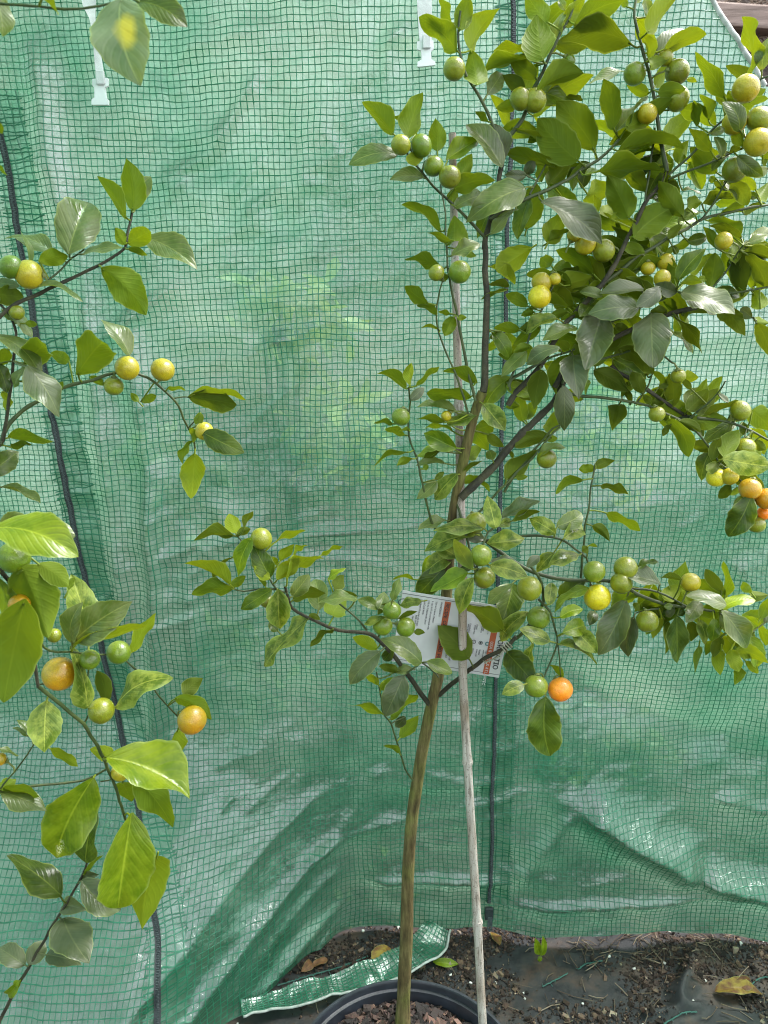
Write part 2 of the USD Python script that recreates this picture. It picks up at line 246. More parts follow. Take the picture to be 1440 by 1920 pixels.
film_mat = M("green_film", {
    "g": ("geometry", {}), "n": ("noise_texture", {"scale": 3.4, "detail": 5.0, "roughness": 0.58}), "r": ("rgb_ramp", {"ramp": [(0.36, (0.036, 0.185, 0.096)), (0.62, (0.225, 0.375, 0.265))]}),
    "wn": ("noise_texture", {"scale": 55.0, "detail": 5.0, "roughness": 0.62, "distortion": 1.2}), "wb": ("bump", {"strength": 0.55, "distance": 0.004}),
    "fine": ("noise_texture", {"scale": 900.0, "detail": 1.0}), "fb": ("bump", {"strength": 0.25, "distance": 0.0006}),
    "d": ("diffuse_bsdf", {}), "t": ("translucent_bsdf", {}), "x": ("transparent_bsdf", {"color": (0.62, 0.90, 0.76)}), "gl": ("glossy_bsdf", {"color": (0.9, 1.0, 0.97), "roughness": 0.15, "distribution": "ggx"}),
    "fr": ("layer_weight", {"blend": 0.5}), "f1": ("math", {"math_type": "power", "value2": 4.0}), "f2": ("math", {"math_type": "multiply_add", "value2": 0.6, "value3": 0.17}), "m1": ("mix_closure", {"fac": 0.74}), "n3": ("noise_texture", {"scale": 3.0, "detail": 3.0}), "cl": ("map_range", {"from_min": 0.35, "from_max": 0.65, "to_min": 0.58 + 0.16, "to_max": 0.58 - 0.16, "clamp": True}),
    "m2": ("mix_closure", {}), "m3": ("mix_closure", {})},
    [("g.position", "n.vector"), ("n.fac", "r.fac"), ("r.color", "d.color"), ("r.color", "t.color"), ("g.position", "wn.vector"), ("wn.fac", "wb.height"), ("g.position", "fine.vector"), ("fine.fac", "fb.height"), ("wb.normal", "fb.normal"), ("fb.normal", "gl.normal"), ("wb.normal", "d.normal"),
     ("d.BSDF", "m1.closure1"), ("t.BSDF", "m1.closure2"), ("g.position", "n3.vector"), ("n3.fac", "cl.value"), ("cl.result", "m2.fac"), ("x.BSDF", "m2.closure1"), ("m1.closure", "m2.closure2"),
     ("fr.facing", "f1.value1"), ("f1.value", "f2.value1"), ("f2.value", "m3.fac"), ("m2.closure", "m3.closure1"), ("gl.BSDF", "m3.closure2")], "m3.closure")
thread_mat = M("green_thread", {
    "g": ("geometry", {}), "n": ("noise_texture", {"scale": 30.0, "detail": 3.0}), "r": ("rgb_ramp", {"ramp": [(0.35, (0.011, 0.11, 0.058)), (0.65, (0.032, 0.19, 0.11))]}),
    "p": ("principled_bsdf", {"roughness": 0.2, "specular_ior_level": 0.8, "coat_weight": 0.4, "coat_roughness": 0.12}), "t": ("translucent_bsdf", {"color": (0.03, 0.22, 0.12)}), "m": ("mix_closure", {"fac": 0.25})},
    [("g.position", "n.vector"), ("n.fac", "r.fac"), ("r.color", "p.base_color"), ("p.BSDF", "m.closure1"), ("t.BSDF", "m.closure2")], "m.closure")
zip_mat = simple("zipper_black", (0.014, 0.019, 0.021), (0.036, 0.045, 0.048), 300.0, 0.45, 0.3, 900.0)
coil_mat = simple("zipper_coil", (0.04, 0.05, 0.054), (0.08, 0.095, 0.10), 200.0, 0.3)
white_strap = simple("strap_white", (0.55, 0.55, 0.57), (0.68, 0.68, 0.70), 60.0, 0.75, 0.4, 900.0)
white_plastic = simple("buckle_white", (0.70, 0.71, 0.74), (0.78, 0.78, 0.81), 30.0, 0.35)
hem_white = simple("hem_white", (0.26, 0.29, 0.27), (0.46, 0.49, 0.47), 90.0, 0.5, 0.3, 200.0)
soil_mat = simple("soil", (0.010, 0.007, 0.005), (0.052, 0.032, 0.023), 26.0, 0.95, 1.0, 210.0, dist=0.006, detail=8.0)
bank_mat = simple("bank_earth", (0.035, 0.026, 0.020), (0.15, 0.11, 0.092), 3.5, 0.95, 1.0, 30.0, dist=0.05, detail=8.0)
weed_mat = M("weed_fabric", {
    "g": ("geometry", {}), "n": ("noise_texture", {"scale": 9.0, "detail": 7.0, "roughness": 0.7}), "r": ("rgb_ramp", {"ramp": [(0.44, (0.018, 0.019, 0.022)), (0.53, (0.034, 0.031, 0.031)), (0.62, (0.065, 0.043, 0.033))]}),
    "w": ("wave_texture", {"scale": 330.0, "bands_direction": "x"}), "w2": ("wave_texture", {"scale": 330.0, "bands_direction": "y"}), "wa": ("math", {"math_type": "add"}), "b": ("bump", {"strength": 0.25, "distance": 0.0006}),
    "p": ("principled_bsdf", {"roughness": 0.62, "specular_ior_level": 0.4})},
    [("g.position", "n.vector"), ("n.fac", "r.fac"), ("r.color", "p.base_color"), ("g.position", "w.vector"), ("g.position", "w2.vector"), ("w.fac", "wa.value1"), ("w2.fac", "wa.value2"), ("wa.value", "b.height"), ("b.normal", "p.normal")], "p.BSDF")
def isl(name, stops, rough=0.85, bump=0.0):
    """colour varies from piece to piece of one mesh (u of the texture coordinates, one value for each piece)"""
    return M(name, {"g": ("geometry", {}), "tc": ("texture_coordinate", {}), "su": ("separate_xyz", {}), "r": ("rgb_ramp", {"ramp": stops}), "n": ("noise_texture", {"scale": 300.0, "detail": 4.0}), "m": ("mix_color", {"blend_type": "multiply", "fac": 0.55}), "b": ("bump", {"strength": 0.4, "distance": 0.001}), "p": ("principled_bsdf", {"roughness": rough})},
             [("tc.UV", "su.vector"), ("su.x", "r.fac"), ("r.color", "m.a"), ("g.position", "n.vector"), ("n.color", "m.b"), ("m.result", "p.base_color"), ("n.fac", "b.height"), ("b.normal", "p.normal")], "p.BSDF")
bark_mat = isl("bark_chips", [(0.0, (0.010, 0.007, 0.006)), (0.5, (0.028, 0.017, 0.014)), (0.78, (0.062, 0.034, 0.026)), (0.93, (0.15, 0.082, 0.06)), (1.0, (0.28, 0.18, 0.135))])
litter_mat = isl("soil_crumbs", [(0.0, (0.014, 0.009, 0.007)), (0.5, (0.042, 0.024, 0.017)), (0.8, (0.090, 0.052, 0.036)), (0.95, (0.20, 0.13, 0.085)), (1.0, (0.45, 0.36, 0.27))])
straw_mat = isl("dry_stems", [(0.0, (0.07, 0.045, 0.03)), (0.7, (0.17, 0.12, 0.08)), (1.0, (0.36, 0.28, 0.20))])
perlite_mat = simple("perlite", (0.62, 0.58, 0.54), (0.8, 0.78, 0.75), 200.0, 0.9)
pot_mat = simple("pot_black", (0.008, 0.010, 0.014), (0.017, 0.020, 0.028), 40.0, 0.38, 0.15, 300.0)
card_mat = simple("card_white", (0.52, 0.51, 0.53), (0.60, 0.595, 0.61), 25.0, 0.45)
ink_mat = simple("ink_black", (0.025, 0.025, 0.028), (0.045, 0.045, 0.05), 80.0, 0.5)
orange_ink = simple("ink_orange", (0.34, 0.075, 0.03), (0.42, 0.10, 0.042), 80.0, 0.5)
teal_ink = simple("ink_teal", (0.10, 0.19, 0.20), (0.14, 0.24, 0.25), 80.0, 0.5)
tie_mat = simple("tie_wire", (0.20, 0.19, 0.14), (0.33, 0.31, 0.24), 200.0, 0.6)
edge_thread = simple("teal_thread", (0.02, 0.085, 0.07), (0.05, 0.15, 0.125), 200.0, 0.6)
wood_mat = M("old_timber", {"g": ("geometry", {}), "mp": ("mapping", {"scale": (0.3, 6, 6)}), "n": ("noise_texture", {"scale": 9.0, "detail": 6.0, "roughness": 0.7}), "r": ("rgb_ramp", {"ramp": [(0.3, (0.10, 0.075, 0.062)), (0.55, (0.26, 0.20, 0.17)), (0.75, (0.38, 0.31, 0.27))]}), "b": ("bump", {"strength": 0.6, "distance": 0.01}), "p": ("principled_bsdf", {"roughness": 0.85})},
    [("g.position", "mp.vector"), ("mp.vector", "n.vector"), ("n.fac", "r.fac"), ("r.color", "p.base_color"), ("n.fac", "b.height"), ("b.normal", "p.normal")], "p.BSDF")
shrub_mats = [leaf_material("shrub_yellow", (0.17, 0.20, 0.02), (0.30, 0.29, 0.03), (0.2, 0.24, 0.05)), leaf_material("shrub_green", (0.04, 0.085, 0.012), (0.085, 0.14, 0.02), (0.09, 0.13, 0.04))]
render_mat = simple("pale_wall", (0.42, 0.41, 0.40), (0.52, 0.51, 0.50), 6.0, 0.9, 0.3, 60.0)
plastic_sheet = simple("pale_sack", (0.55, 0.56, 0.56), (0.66, 0.67, 0.67), 8.0, 0.5, 0.3, 30.0)

# ---------------------------------------------------------------- ground and what lies beyond the cover
rng = np.random.default_rng(11)
def spread(lo, hi, n, near, k):
    t = np.linspace(-1, 1, n); return near + np.sinh(t * k) / np.sinh(k) * np.where(t < 0, near - lo, hi - near)
gx, gy = spread(-60, 60, 241, 0.0, 6.0), spread(-40, 60, 241, 1.35, 6.0)
GX, GY = np.meshgrid(gx, gy, indexing="ij")
def ground_z(x, y):
    p = np.stack([x * 9, y * 9, 0 * x], -1); q = np.stack([x * 40, y * 40, 0 * x], -1)
    return (meshkit.fbm(p, 4, 3) - 0.5) * 0.012 + (meshkit.fbm(q, 3, 5) - 0.5) * 0.006 - 0.012
gv = np.stack([GX, GY, ground_z(GX, GY)], -1).reshape(-1, 3)
single("ground", (gv, grid_faces(241, 241)), soil_mat, "dark brown crumbly soil under the greenhouse and the trees", "ground", smooth=True, kind="structure", base=(0, 0, 0))
bx, by = np.linspace(-9, 9, 121), np.concatenate([np.linspace(1.58, 2.9, 30), np.linspace(3.0, 9, 30)])
BX, BY = np.meshgrid(bx, by, indexing="ij")
def bank_side(x, y): return 1 - (1 - smooth01(x, 0.75, 1.5)) * 0.05 * smooth01(y, 2.3, 3.2)
def bank_h(y): return (0.78 * smooth01(y, 1.60, 1.86) + 0.5 * smooth01(y, 1.9, 2.3)) + 2.7 * smooth01(y, 2.3, 6.0)
BZ = bank_h(BY) * bank_side(BX, BY) + (meshkit.fbm(np.stack([BX * 1.3, BY * 1.3, 0 * BX], -1), 4, 8) - 0.5) * 0.5 * smooth01(BY, 2.2, 3.4) - 0.05
single("garden_bank", (np.stack([BX, BY, BZ], -1).reshape(-1, 3), grid_faces(121, 60)), bank_mat, "rising brown earth bank behind the greenhouse cover", "bank", smooth=True, kind="structure", base=(0, 1.6, 0))
def bank_at(px, py):
    d = ray(px, py)
    for t in np.linspace(1.5, 9, 900):
        p = EYE + d * t
        if p[1] > 1.6 and p[2] < bank_h(p[1]) * bank_side(p[0], p[1]) - 0.02: return p
    return EYE + d * 5
for k, (py, nm) in enumerate(((74, "weathered timber sleeper on the bank beyond the cover's cut corner"),)):
    c = bank_at(1425, py)
    a = 0.06 if k == 0 else -0.09
    R = np.array([[math.cos(a), 0, math.sin(a)], [0, 1, 0], [-math.sin(a), 0, math.cos(a)]])
    v, f = bevel_box((0, 0, 0), (2.6, 0.12, 0.10), 0.012, R)
    single("timber_sleeper", (v + c + np.array([0.9, -0.08, 0]), f), wood_mat, nm, "timber")
st = []
for k in range(900):
    p = bank_at(1340 + rng.uniform(-20, 330), rng.uniform(-260, 100)); L = rng.uniform(0.08, 0.3); a = rng.uniform(-0.9, 0.9); up = rng.uniform(0.1, 0.9)
    q = p + L * np.array([math.cos(a) * (1 if rng.random() < .5 else -1), rng.uniform(-.4, .1), up * 0.7])
    st.append(tube([p, (p + q) / 2 + rng.normal(0, .01, 3), q], [0.004, 0.003, 0.0015], 4, False))
single("dry_grass", cat(st), straw_mat, uv=piece_uv(len(st), len(st[0][0]), rng), label="dry tangled stems and grass on the earth bank", cat="dry grass", kind="stuff")
def shrub(px, py, Y, r, n, mat, label, squash=1.0):
    c = atY(px, py, Y); ms, uvs = [], []
    d = unit(rng.normal(size=(n, 3))) * (r * rng.uniform(0.25, 1.0, n) ** 0.6)[:, None] * np.array([1, 0.55, squash])
    t = Thing("shrub", label, "shrub", (c[0], c[1], 0.0))
    for p in d:
        a = unit(rng.normal(size=3) + np.array([0, 0, -0.2])); nn = unit(np.cross(a, rng.normal(size=3))); L = rng.uniform(0.04, 0.085)
        m = leaf_mesh(c + p, c + p + a * L, L * rng.uniform(.3, .5), nn, rng, 4, 2)
        ms.append((m[0], m[1])); uvs.append(m[2])
    v, f = cat(ms)
    stems = []
    for k in range(5):
        e = c + d[rng.integers(n)] * 0.6
        stems.append(tube(resample([np.array([c[0] + rng.normal(0, .02), c[1], -0.02]), (c + [0, 0, -r]) * [1, 1, .6], e], 0.08), 0.006, 5))
    part("stem", cat(stems), limb_mat, t)
    part("foliage", (v, f), mat, t, uv=np.vstack(uvs), kind="stuff")

# ---------------------------------------------------------------- leaf
def leaf_mesh(B, T, w, n, rng, ns=11, nh=4, arch=None, fold=None, sink=0.0, petiole=None):
    """leaf blade from base B to tip T with upper face towards n; returns vertices, faces, uv (u across -1..1, v along)"""
    B, T = np.asarray(B, float), np.asarray(T, float); L = np.linalg.norm(T - B); a = (T - B) / L
    n = unit(n - (n @ a) * a); e = np.cross(n, a)
    arch = rng.uniform(0.01, 0.15) if arch is None else arch
    fold = rng.choice([rng.uniform(0.10, 0.34), rng.uniform(0.3, 0.75)], p=[0.62, 0.38]) if fold is None else fold
    s = 0.5 - 0.5 * np.cos(np.linspace(0, np.pi, ns)); s = 0.6 * s + 0.4 * np.linspace(0, 1, ns); u = np.linspace(-1, 1, 2 * nh + 1)
    pa, pb = rng.uniform(0.58, 0.80), rng.uniform(0.66, 1.0)
    prof = np.clip(s, 1e-9, 1) ** pa * np.clip(1 - s, 1e-9, 1) ** pb; prof = prof / prof.max()
    prof = prof * (1 - 0.25 * rng.uniform(0, 1) * smooth01(s, 0.8, 1.0))
    prof = np.maximum(prof, np.array([0.06] + [0] * (ns - 2) + [0.012]))
    S, U = np.meshgrid(s, u, indexing="ij")
    tw = rng.normal(0, 0.16) + rng.normal(0, 0.28) * (S - 0.5)
    ph, fr, am = rng.uniform(0, 6.3), rng.uniform(5, 11), rng.uniform(0.02, 0.085)
    hw = w / 2 * prof[:, None] * (1 + 0.04 * np.sin(S * 31 + ph) * np.abs(U))
    bend = rng.normal(0, 0.035) * L
    lat = U * hw; up = np.abs(U) * hw * fold - (U ** 2) * hw * rng.uniform(0.0, 0.3)
    up += np.abs(U) ** 1.5 * hw * am * 5 * np.sin(fr * S + ph + np.sign(U) * 0.9)
    if ns > 16: up += 0.011 * w * (1 - np.abs(2 * np.abs(U) - 1)) * np.sin((S - 0.42 * np.abs(U) * w / L) * np.pi * 10 + ph) * rng.uniform(0.4, 1.2)
    ctr = 4 * S * (1 - S) * arch * L - rng.uniform(-0.04, 0.20) * L * S ** 3 * 0.5
    c, sn = np.cos(tw), np.sin(tw); lat, up = lat * c - up * sn, lat * sn + up * c
    P = B + (S * L)[..., None] * a + (lat + 4 * S * (1 - S) * bend)[..., None] * e + (up + ctr)[..., None] * n
    v = P.reshape(-1, 3); f = grid_faces(ns, 2 * nh + 1); uv = np.stack([U.ravel(), S.ravel()], 1)
    if petiole is not None:
        q = np.asarray(petiole, float); mid = (q + B) / 2 + n * (-0.12) * np.linalg.norm(q - B) * rng.uniform(-0.5, 1.2)
        tv, tf = tube(resample([q, mid, B + a * L * 0.05 + n * arch * L * 0.18], 0.006), 0.0009 + 0.006 * w, 5)
        f = np.vstack([f, tf + len(v)]); v = np.vstack([v, tv]); uv = np.vstack([uv, np.tile([0.0, 0.02], (len(tv), 1))])
    return v, f, uv

for args in ((545, 600, 1.66, 0.13, 120, shrub_mats[0], "yellow green shrub showing faintly through the upper cover", 0.8),
             (640, 820, 1.66, 0.13, 130, shrub_mats[0], "yellow green shrub showing faintly through the cover left of the stake", 0.9),
             (330, 900, 1.70, 0.15, 130, shrub_mats[1], "green shrub showing faintly beyond the cover near the left zipper", 1.1),
             (450, 1260, 1.72, 0.13, 100, shrub_mats[1], "dark green shrub low behind the cover between the two trees", 1.2),
             (1120, 860, 1.66, 0.13, 130, shrub_mats[0], "yellow green shrub showing faintly through the cover right of the trunk", 1.2),
             (300, 1560, 1.66, 0.12, 80, shrub_mats[1], "green shrub pressed low against the cover beside the left zipper", 1.6),
             (1130, 1390, 1.76, 0.22, 190, shrub_mats[1], "broad dark shrub behind the lower right of the cover", 0.75),
             (700, 1640, 1.72, 0.16, 130, shrub_mats[1], "low dark shrub behind the cover at the trunk", 0.8)):
    shrub(*args)
# ---------------------------------------------------------------- greenhouse cover: film with a woven grid of threads
YW = 1.52
def wall_st(px, py):
    p = atY(px, py, YW); return p[..., 0], p[..., 2]
FOLDS = [  # pixel segment on the cover, width (m), height (m) towards the camera
    ((285, 940), (300, 1420), 0.020, 0.030), ((235, 560), (290, 1000), 0.022, 0.024), ((150, 480), (215, 1000), 0.018, 0.022), ((60, 60), (120, 420), 0.022, 0.026), ((215, 1000), (250, 1300), 0.018, 0.020), ((350, 1000), (380, 1330), 0.03, 0.014), ((480, 1150), (500, 1450), 0.03, 0.010),
    ((170, 640), (330, 530), 0.012, 0.012), ((290, 345), (400, 280), 0.010, 0.007), ((400, 280), (480, 150), 0.012, 0.014), ((330, 90), (480, 60), 0.012, 0.004),
    ((560, 345), (612, 352), 0.008, 0.006), ((600, 230), (640, 300), 0.010, 0.005), ((490, 660), (640, 610), 0.014, 0.005), ((600, 560), (720, 530), 0.012, 0.004),
    ((560, 1010), (800, 1000), 0.012, 0.014), ((540, 1045), (760, 1075), 0.012, 0.006), ((380, 1050), (480, 990), 0.03, 0.012), ((300, 1090), (360, 1330), 0.05, 0.016),
    ((330, 1760), (640, 1560), 0.018, 0.022), ((300, 1690), (620, 1470), 0.018, 0.010), ((350, 1810), (640, 1690), 0.022, 0.028), ((560, 1590), (760, 1540), 0.014, 0.008), ((500, 1700), (640, 1620), 0.02, 0.012),
    ((640, 1560), (720, 1440), 0.03, 0.010), ((690, 1655), (930, 1650), 0.014, 0.020), ((480, 1840), (640, 1720), 0.014, 0.016), ((740, 1480), (930, 1468), 0.012, 0.006),
    ((1075, 1500), (965, 1650), 0.022, 0.020), ((1075, 1500), (1300, 1625), 0.040, 0.052), ((1300, 1625), (1450, 1655), 0.032, 0.042), ((940, 1690), (1440, 1650), 0.012, 0.012), ((1340, 1490), (1450, 1520), 0.02, 0.012),
    ((1000, 1270), (1440, 1420), 0.06, -0.022), ((1150, 1240), (1440, 1260), 0.05, 0.014), ((960, 1000), (1440, 960), 0.06, 0.010), ((1080, 110), (1200, 105), 0.010, 0.007), ((1080, 200), (1330, 150), 0.02, 0.006), ((1150, 690), (1440, 640), 0.04, 0.010),
    ((960, 870), (1130, 820), 0.03, 0.008), ((1260, 1010), (1310, 985), 0.012, 0.006), ((1380, 1080), (1440, 1140), 0.02, 0.010), ((30, 1640), (200, 1760), 0.05, 0.014), ((0, 1700), (120, 1560), 0.03, 0.012)]
_fr = np.random.default_rng(77)
for _k in range(46):
    _x, _y = _fr.uniform(20, 900), _fr.uniform(20, 1500); _a = _fr.normal(-0.5, 0.5); _l = _fr.uniform(30, 120)
    FOLDS.append(((_x, _y), (_x + _l * math.cos(_a), _y + _l * math.sin(_a)), _fr.uniform(0.006, 0.012), _fr.uniform(0.003, 0.007)))
_F = []
for a, b, w, h in FOLDS:
    _F.append((np.array(wall_st(*a)), np.array(wall_st(*b)), w, h))
ZIPS = [[(-20, 170), (18, 320), (38, 450), (60, 560), (85, 690), (105, 800), (122, 890), (143, 1000), (165, 1100), (193, 1215), (225, 1350), (250, 1460), (272, 1580), (290, 1700), (297, 1830), (298, 1930)],
        [(963, -60), (961, 100), (957, 300), (951, 500), (944, 700), (938, 900), (933, 1100), (928, 1300), (922, 1500), (916, 1690)]]
XA, XB = float(wall_st(300, 1700)[0]), float(wall_st(640, 1700)[0])
def flare(s, t):
    """how far the loose lower left of the cover billows towards the camera"""
    return 0.40 * (1 - smooth01(s, XA - 0.02, XB + 0.06)) * (1 - smooth01(t, 0.0, 0.62)) ** 1.3 + 0.045 * (1 - smooth01(t, 0.0, 0.5)) * smooth01(s, 0.15, 0.5)
def fabric(s, t, off=0.0):
    """(across, up) on the cloth -> world; off lifts a sheet towards the camera"""
    s, t = np.broadcast_arrays(np.asarray(s, float), np.asarray(t, float))
    q = np.stack([s * 5, t * 5, 0 * s], -1); k = np.stack([s * 24, t * 24, 0 * s + 3], -1); j = np.stack([s * 75, t * 75, 0 * s + 7], -1)
    r = (meshkit.fbm(q, 3, 21) - 0.5) * 0.030 + (meshkit.noise(k, 31) - 0.5) * 0.005 + (meshkit.noise(j, 33) - 0.5) * 0.0022
    m = np.stack([s * 9 + t * 3, t * 22 - s * 6, 0 * s + 1], -1); r = r + np.abs(meshkit.noise(m, 36) - 0.5) * -0.011
    for a, b, w, h in _F:
        d = b - a; L2 = d @ d
        u = np.clip(((s - a[0]) * d[0] + (t - a[1]) * d[1]) / L2, 0, 1)
        px_, pz_ = s - a[0] - u * d[0], t - a[1] - u * d[1]
        dist = np.sqrt(px_ ** 2 + pz_ ** 2)
        r = r + h * (1.15 if a[1] < 0.42 else 1.05) * np.exp(-(dist / w) ** 1.5) * np.clip(np.minimum(u, 1 - u) * 5 + 0.25, 0, 1)
    ws = (meshkit.fbm(np.stack([s * 8, t * 8, 0 * s + 9], -1), 3, 41) - 0.5) * 0.012 + (meshkit.noise(np.stack([s * 60, t * 60, 0 * s], -1), 42) - 0.5) * 0.0016
    wt = (meshkit.fbm(np.stack([s * 8, t * 8, 0 * s + 5], -1), 3, 43) - 0.5) * 0.017 + (meshkit.noise(np.stack([s * 60, t * 60, 0 * s + 2], -1), 44) - 0.5) * 0.0017
    fl = flare(s, t)
    lift = 0.05 * smooth01(t, 0.25, 1.5) * (s + 0.2)
    z = np.maximum(t + wt * smooth01(t, 0.0, 0.1) + lift * 0.6, 0.0) + 0.004
    return np.stack([s + ws, YW - r - fl - off, z], -1)
H_T, S0, S1, CELL = 2.30, -1.05, 0.98, 0.0109
cut = (np.array(wall_st(1316, 0)), np.array(wall_st(1410, 155)))
def inside(s, t):
    d = cut[1] - cut[0]; return (s - cut[0][0]) * d[1] - (t - cut[0][1]) * d[0] > 0 if d[1] > 0 else (s - cut[0][0]) * d[1] - (t - cut[0][1]) * d[0] < 0
if not inside(0.0, 1.0): _i = inside; inside = lambda s, t: ~_i(s, t)
def bottom(s):
    """height of the cover's lower edge on the cloth"""
    return np.interp(s, [S0, XA, wall_st(450, 1747)[0], wall_st(560, 1747)[0], wall_st(700, 1747)[0], wall_st(860, 1747)[0], wall_st(925, 1747)[0], wall_st(1000, 1747)[0], wall_st(1230, 1747)[0], wall_st(1310, 1747)[0], S1],
                     [0.0, 0.0, 0.0, 0.0, 0.006, 0.012, 0.022, 0.012, 0.034, 0.026, 0.0])
cover = Thing("greenhouse_cover", "translucent green reinforced plastic cover with zipped door panel at the greenhouse end", "greenhouse cover", (0, YW, 0))
def sheet(s, t, off, mat, name, mask=True, kind=None):
    Sg, Tg = np.meshgrid(s, t, indexing="ij")
    Tg = np.maximum(Tg, bottom(Sg))
    v = fabric(Sg, Tg, off).reshape(-1, 3); f = grid_faces(len(s), len(t))
    ss, tt = Sg.ravel()[f].mean(1), Tg.ravel()[f].mean(1)
    ok = tt > bottom(ss) + 1e-6
    if mask: ok &= inside(ss, tt)
    return part(name, (v, f[ok]), mat, cover, smooth=True, kind=kind)
sheet(np.arange(S0, S1 + 1e-6, 0.0075), np.arange(0, H_T, 0.0075), 0.0, film_mat, "film")
def cloth_st(px, py):
    """where on the cloth a point of the picture lies"""
    st = np.array(wall_st(px, py), float)
    for _ in range(14):
        d = fabric(st[0], st[1]) - EYE; w = d @ FWD
        ex, ey = px - (720 + FPX * (d @ RIGHT) / w), py - (960 - FPX * (d @ UPV) / w)
        st = st + 0.8 * np.array([ex, -ey]) / FPX * w
        st[1] = max(st[1], 0.004)
    return st
def threads(s0, s1, t0, t1, off, name, rng, cell=CELL, width=0.0016):
    """every thread is a low ridge that follows the cloth"""
    ms = []
    for axis in (0, 1):
        ks = np.arange(s0 if axis == 0 else t0, s1 if axis == 0 else t1, cell)
        run = np.arange(t0 if axis == 0 else s0, t1 if axis == 0 else s1, 0.0062)
        for k in ks:
            w = width * rng.uniform(0.8, 1.2) * (1 + 0.25 * np.sin(run * 700 + k * 900)) * 0.5
            a = np.full(len(run), k); lo, mi, hi = ((a - w, run), (a, run), (a + w, run)) if axis == 0 else ((run, a - w), (run, a), (run, a + w))
            ok = inside(mi[0], mi[1]) & (mi[1] > bottom(mi[0]))
            if ok.sum() < 3: continue
            hgt = 0.0006 + (0.0004 if axis else 0.0)
            weave = 0.00045 * np.sin(run / cell * np.pi + (k / cell) * np.pi)
            v = np.stack([fabric(*lo, off=off + hgt), fabric(*mi, off=off + hgt + 0.0007 + weave), fabric(*hi, off=off + hgt)], 1)
            f = grid_faces(len(run), 3)
            if axis == 1: f = f[:, ::-1]
            f = f[:, ::-1]
            row = f // 3; f = f[ok[row].all(1)]
            ms.append((v.reshape(-1, 3), f))
    return part(name, cat(ms), thread_mat, cover, smooth=True, kind="stuff")
trng = np.random.default_rng(5)
threads(S0, S1, 0.003, H_T, 0.0, "reinforcing_threads", trng)
def ribbon(path, half, off, mat, name, parent=None, step=0.006, crown=0.0, nw=3):
    p = resample(np.array([cloth_st(*q) for q in path]), step)
    t = unit(np.gradient(p, axis=0)); sd = np.stack([t[:, 1], -t[:, 0]], 1)
    u = np.linspace(-1, 1, nw); w = np.broadcast_to(half, (len(p),))
    q = p[:, None] + sd[:, None] * (u[None, :, None] * w[:, None, None])
    c = off + crown * (1 - u[None] ** 2) + 0 * q[..., 0]
    base = fabric(p[:, 0], p[:, 1])                                  # tape keeps the middle's relief
    v = fabric(q[..., 0], q[..., 1], 0.0); v[..., 1] = np.minimum(v[..., 1], base[:, None, 1] + 0.001) - c
    return part(name, (v.reshape(-1, 3), grid_faces(len(p), nw)), mat, parent or cover, smooth=True), p
def band(path, half, off, name, rng):
    """a second layer of film and threads sewn along a seam, with a frayed fringe of thread ends"""
    p = resample(np.array([cloth_st(*q) for q in path]), 0.0062); ms = []
    u = np.linspace(-1, 1, 9)
    q = np.stack([p[:, None, 0] + u[None] * half, p[:, None, 1] + 0 * u[None]], -1)
    v = fabric(q[..., 0], q[..., 1], off)
    part(name, (v.reshape(-1, 3), grid_faces(len(p), 9)), film_mat, cover, smooth=True)
    run = np.linspace(-1.15, 1.15, 22) * half
    lim = p[:, 1]
    for tk in np.arange(max(lim.min(), 0.01) + 0.004, lim.max(), CELL * 0.72):
        x = np.interp(-tk, -lim, p[:, 0]); w = 0.0011 * rng.uniform(0.7, 1.3); sl = rng.normal(0, 0.10)
        jag = rng.normal(0, 0.0010, len(run)).cumsum() * 0.5
        tt = tk + run * sl + jag
        vv = np.stack([fabric(x + run, tt - w, off + 0.001), fabric(x + run, tt, off + 0.0019), fabric(x + run, tt + w, off + 0.001)], 1)
        ms.append((vv.reshape(-1, 3), grid_faces(len(run), 3)))
    for k in np.linspace(-0.9, 0.9, 5):
        xx = p[:, 0] + k * half
        vv = np.stack([fabric(xx - 0.001, p[:, 1], off + 0.0012), fabric(xx, p[:, 1], off + 0.002), fabric(xx + 0.001, p[:, 1], off + 0.0012)], 1)
        ms.append((vv.reshape(-1, 3), grid_faces(len(p), 3)[:, ::-1]))
    part("seam_threads", cat(ms), thread_mat, cover, smooth=True, kind="stuff")
brng = np.random.default_rng(8)
band([(x + 16, y) for x, y in ZIPS[0]], 0.034, 0.003, "seam_band", brng)
band([(x + 8, y) for x, y in ZIPS[1]], 0.034, 0.003, "seam_band", brng)
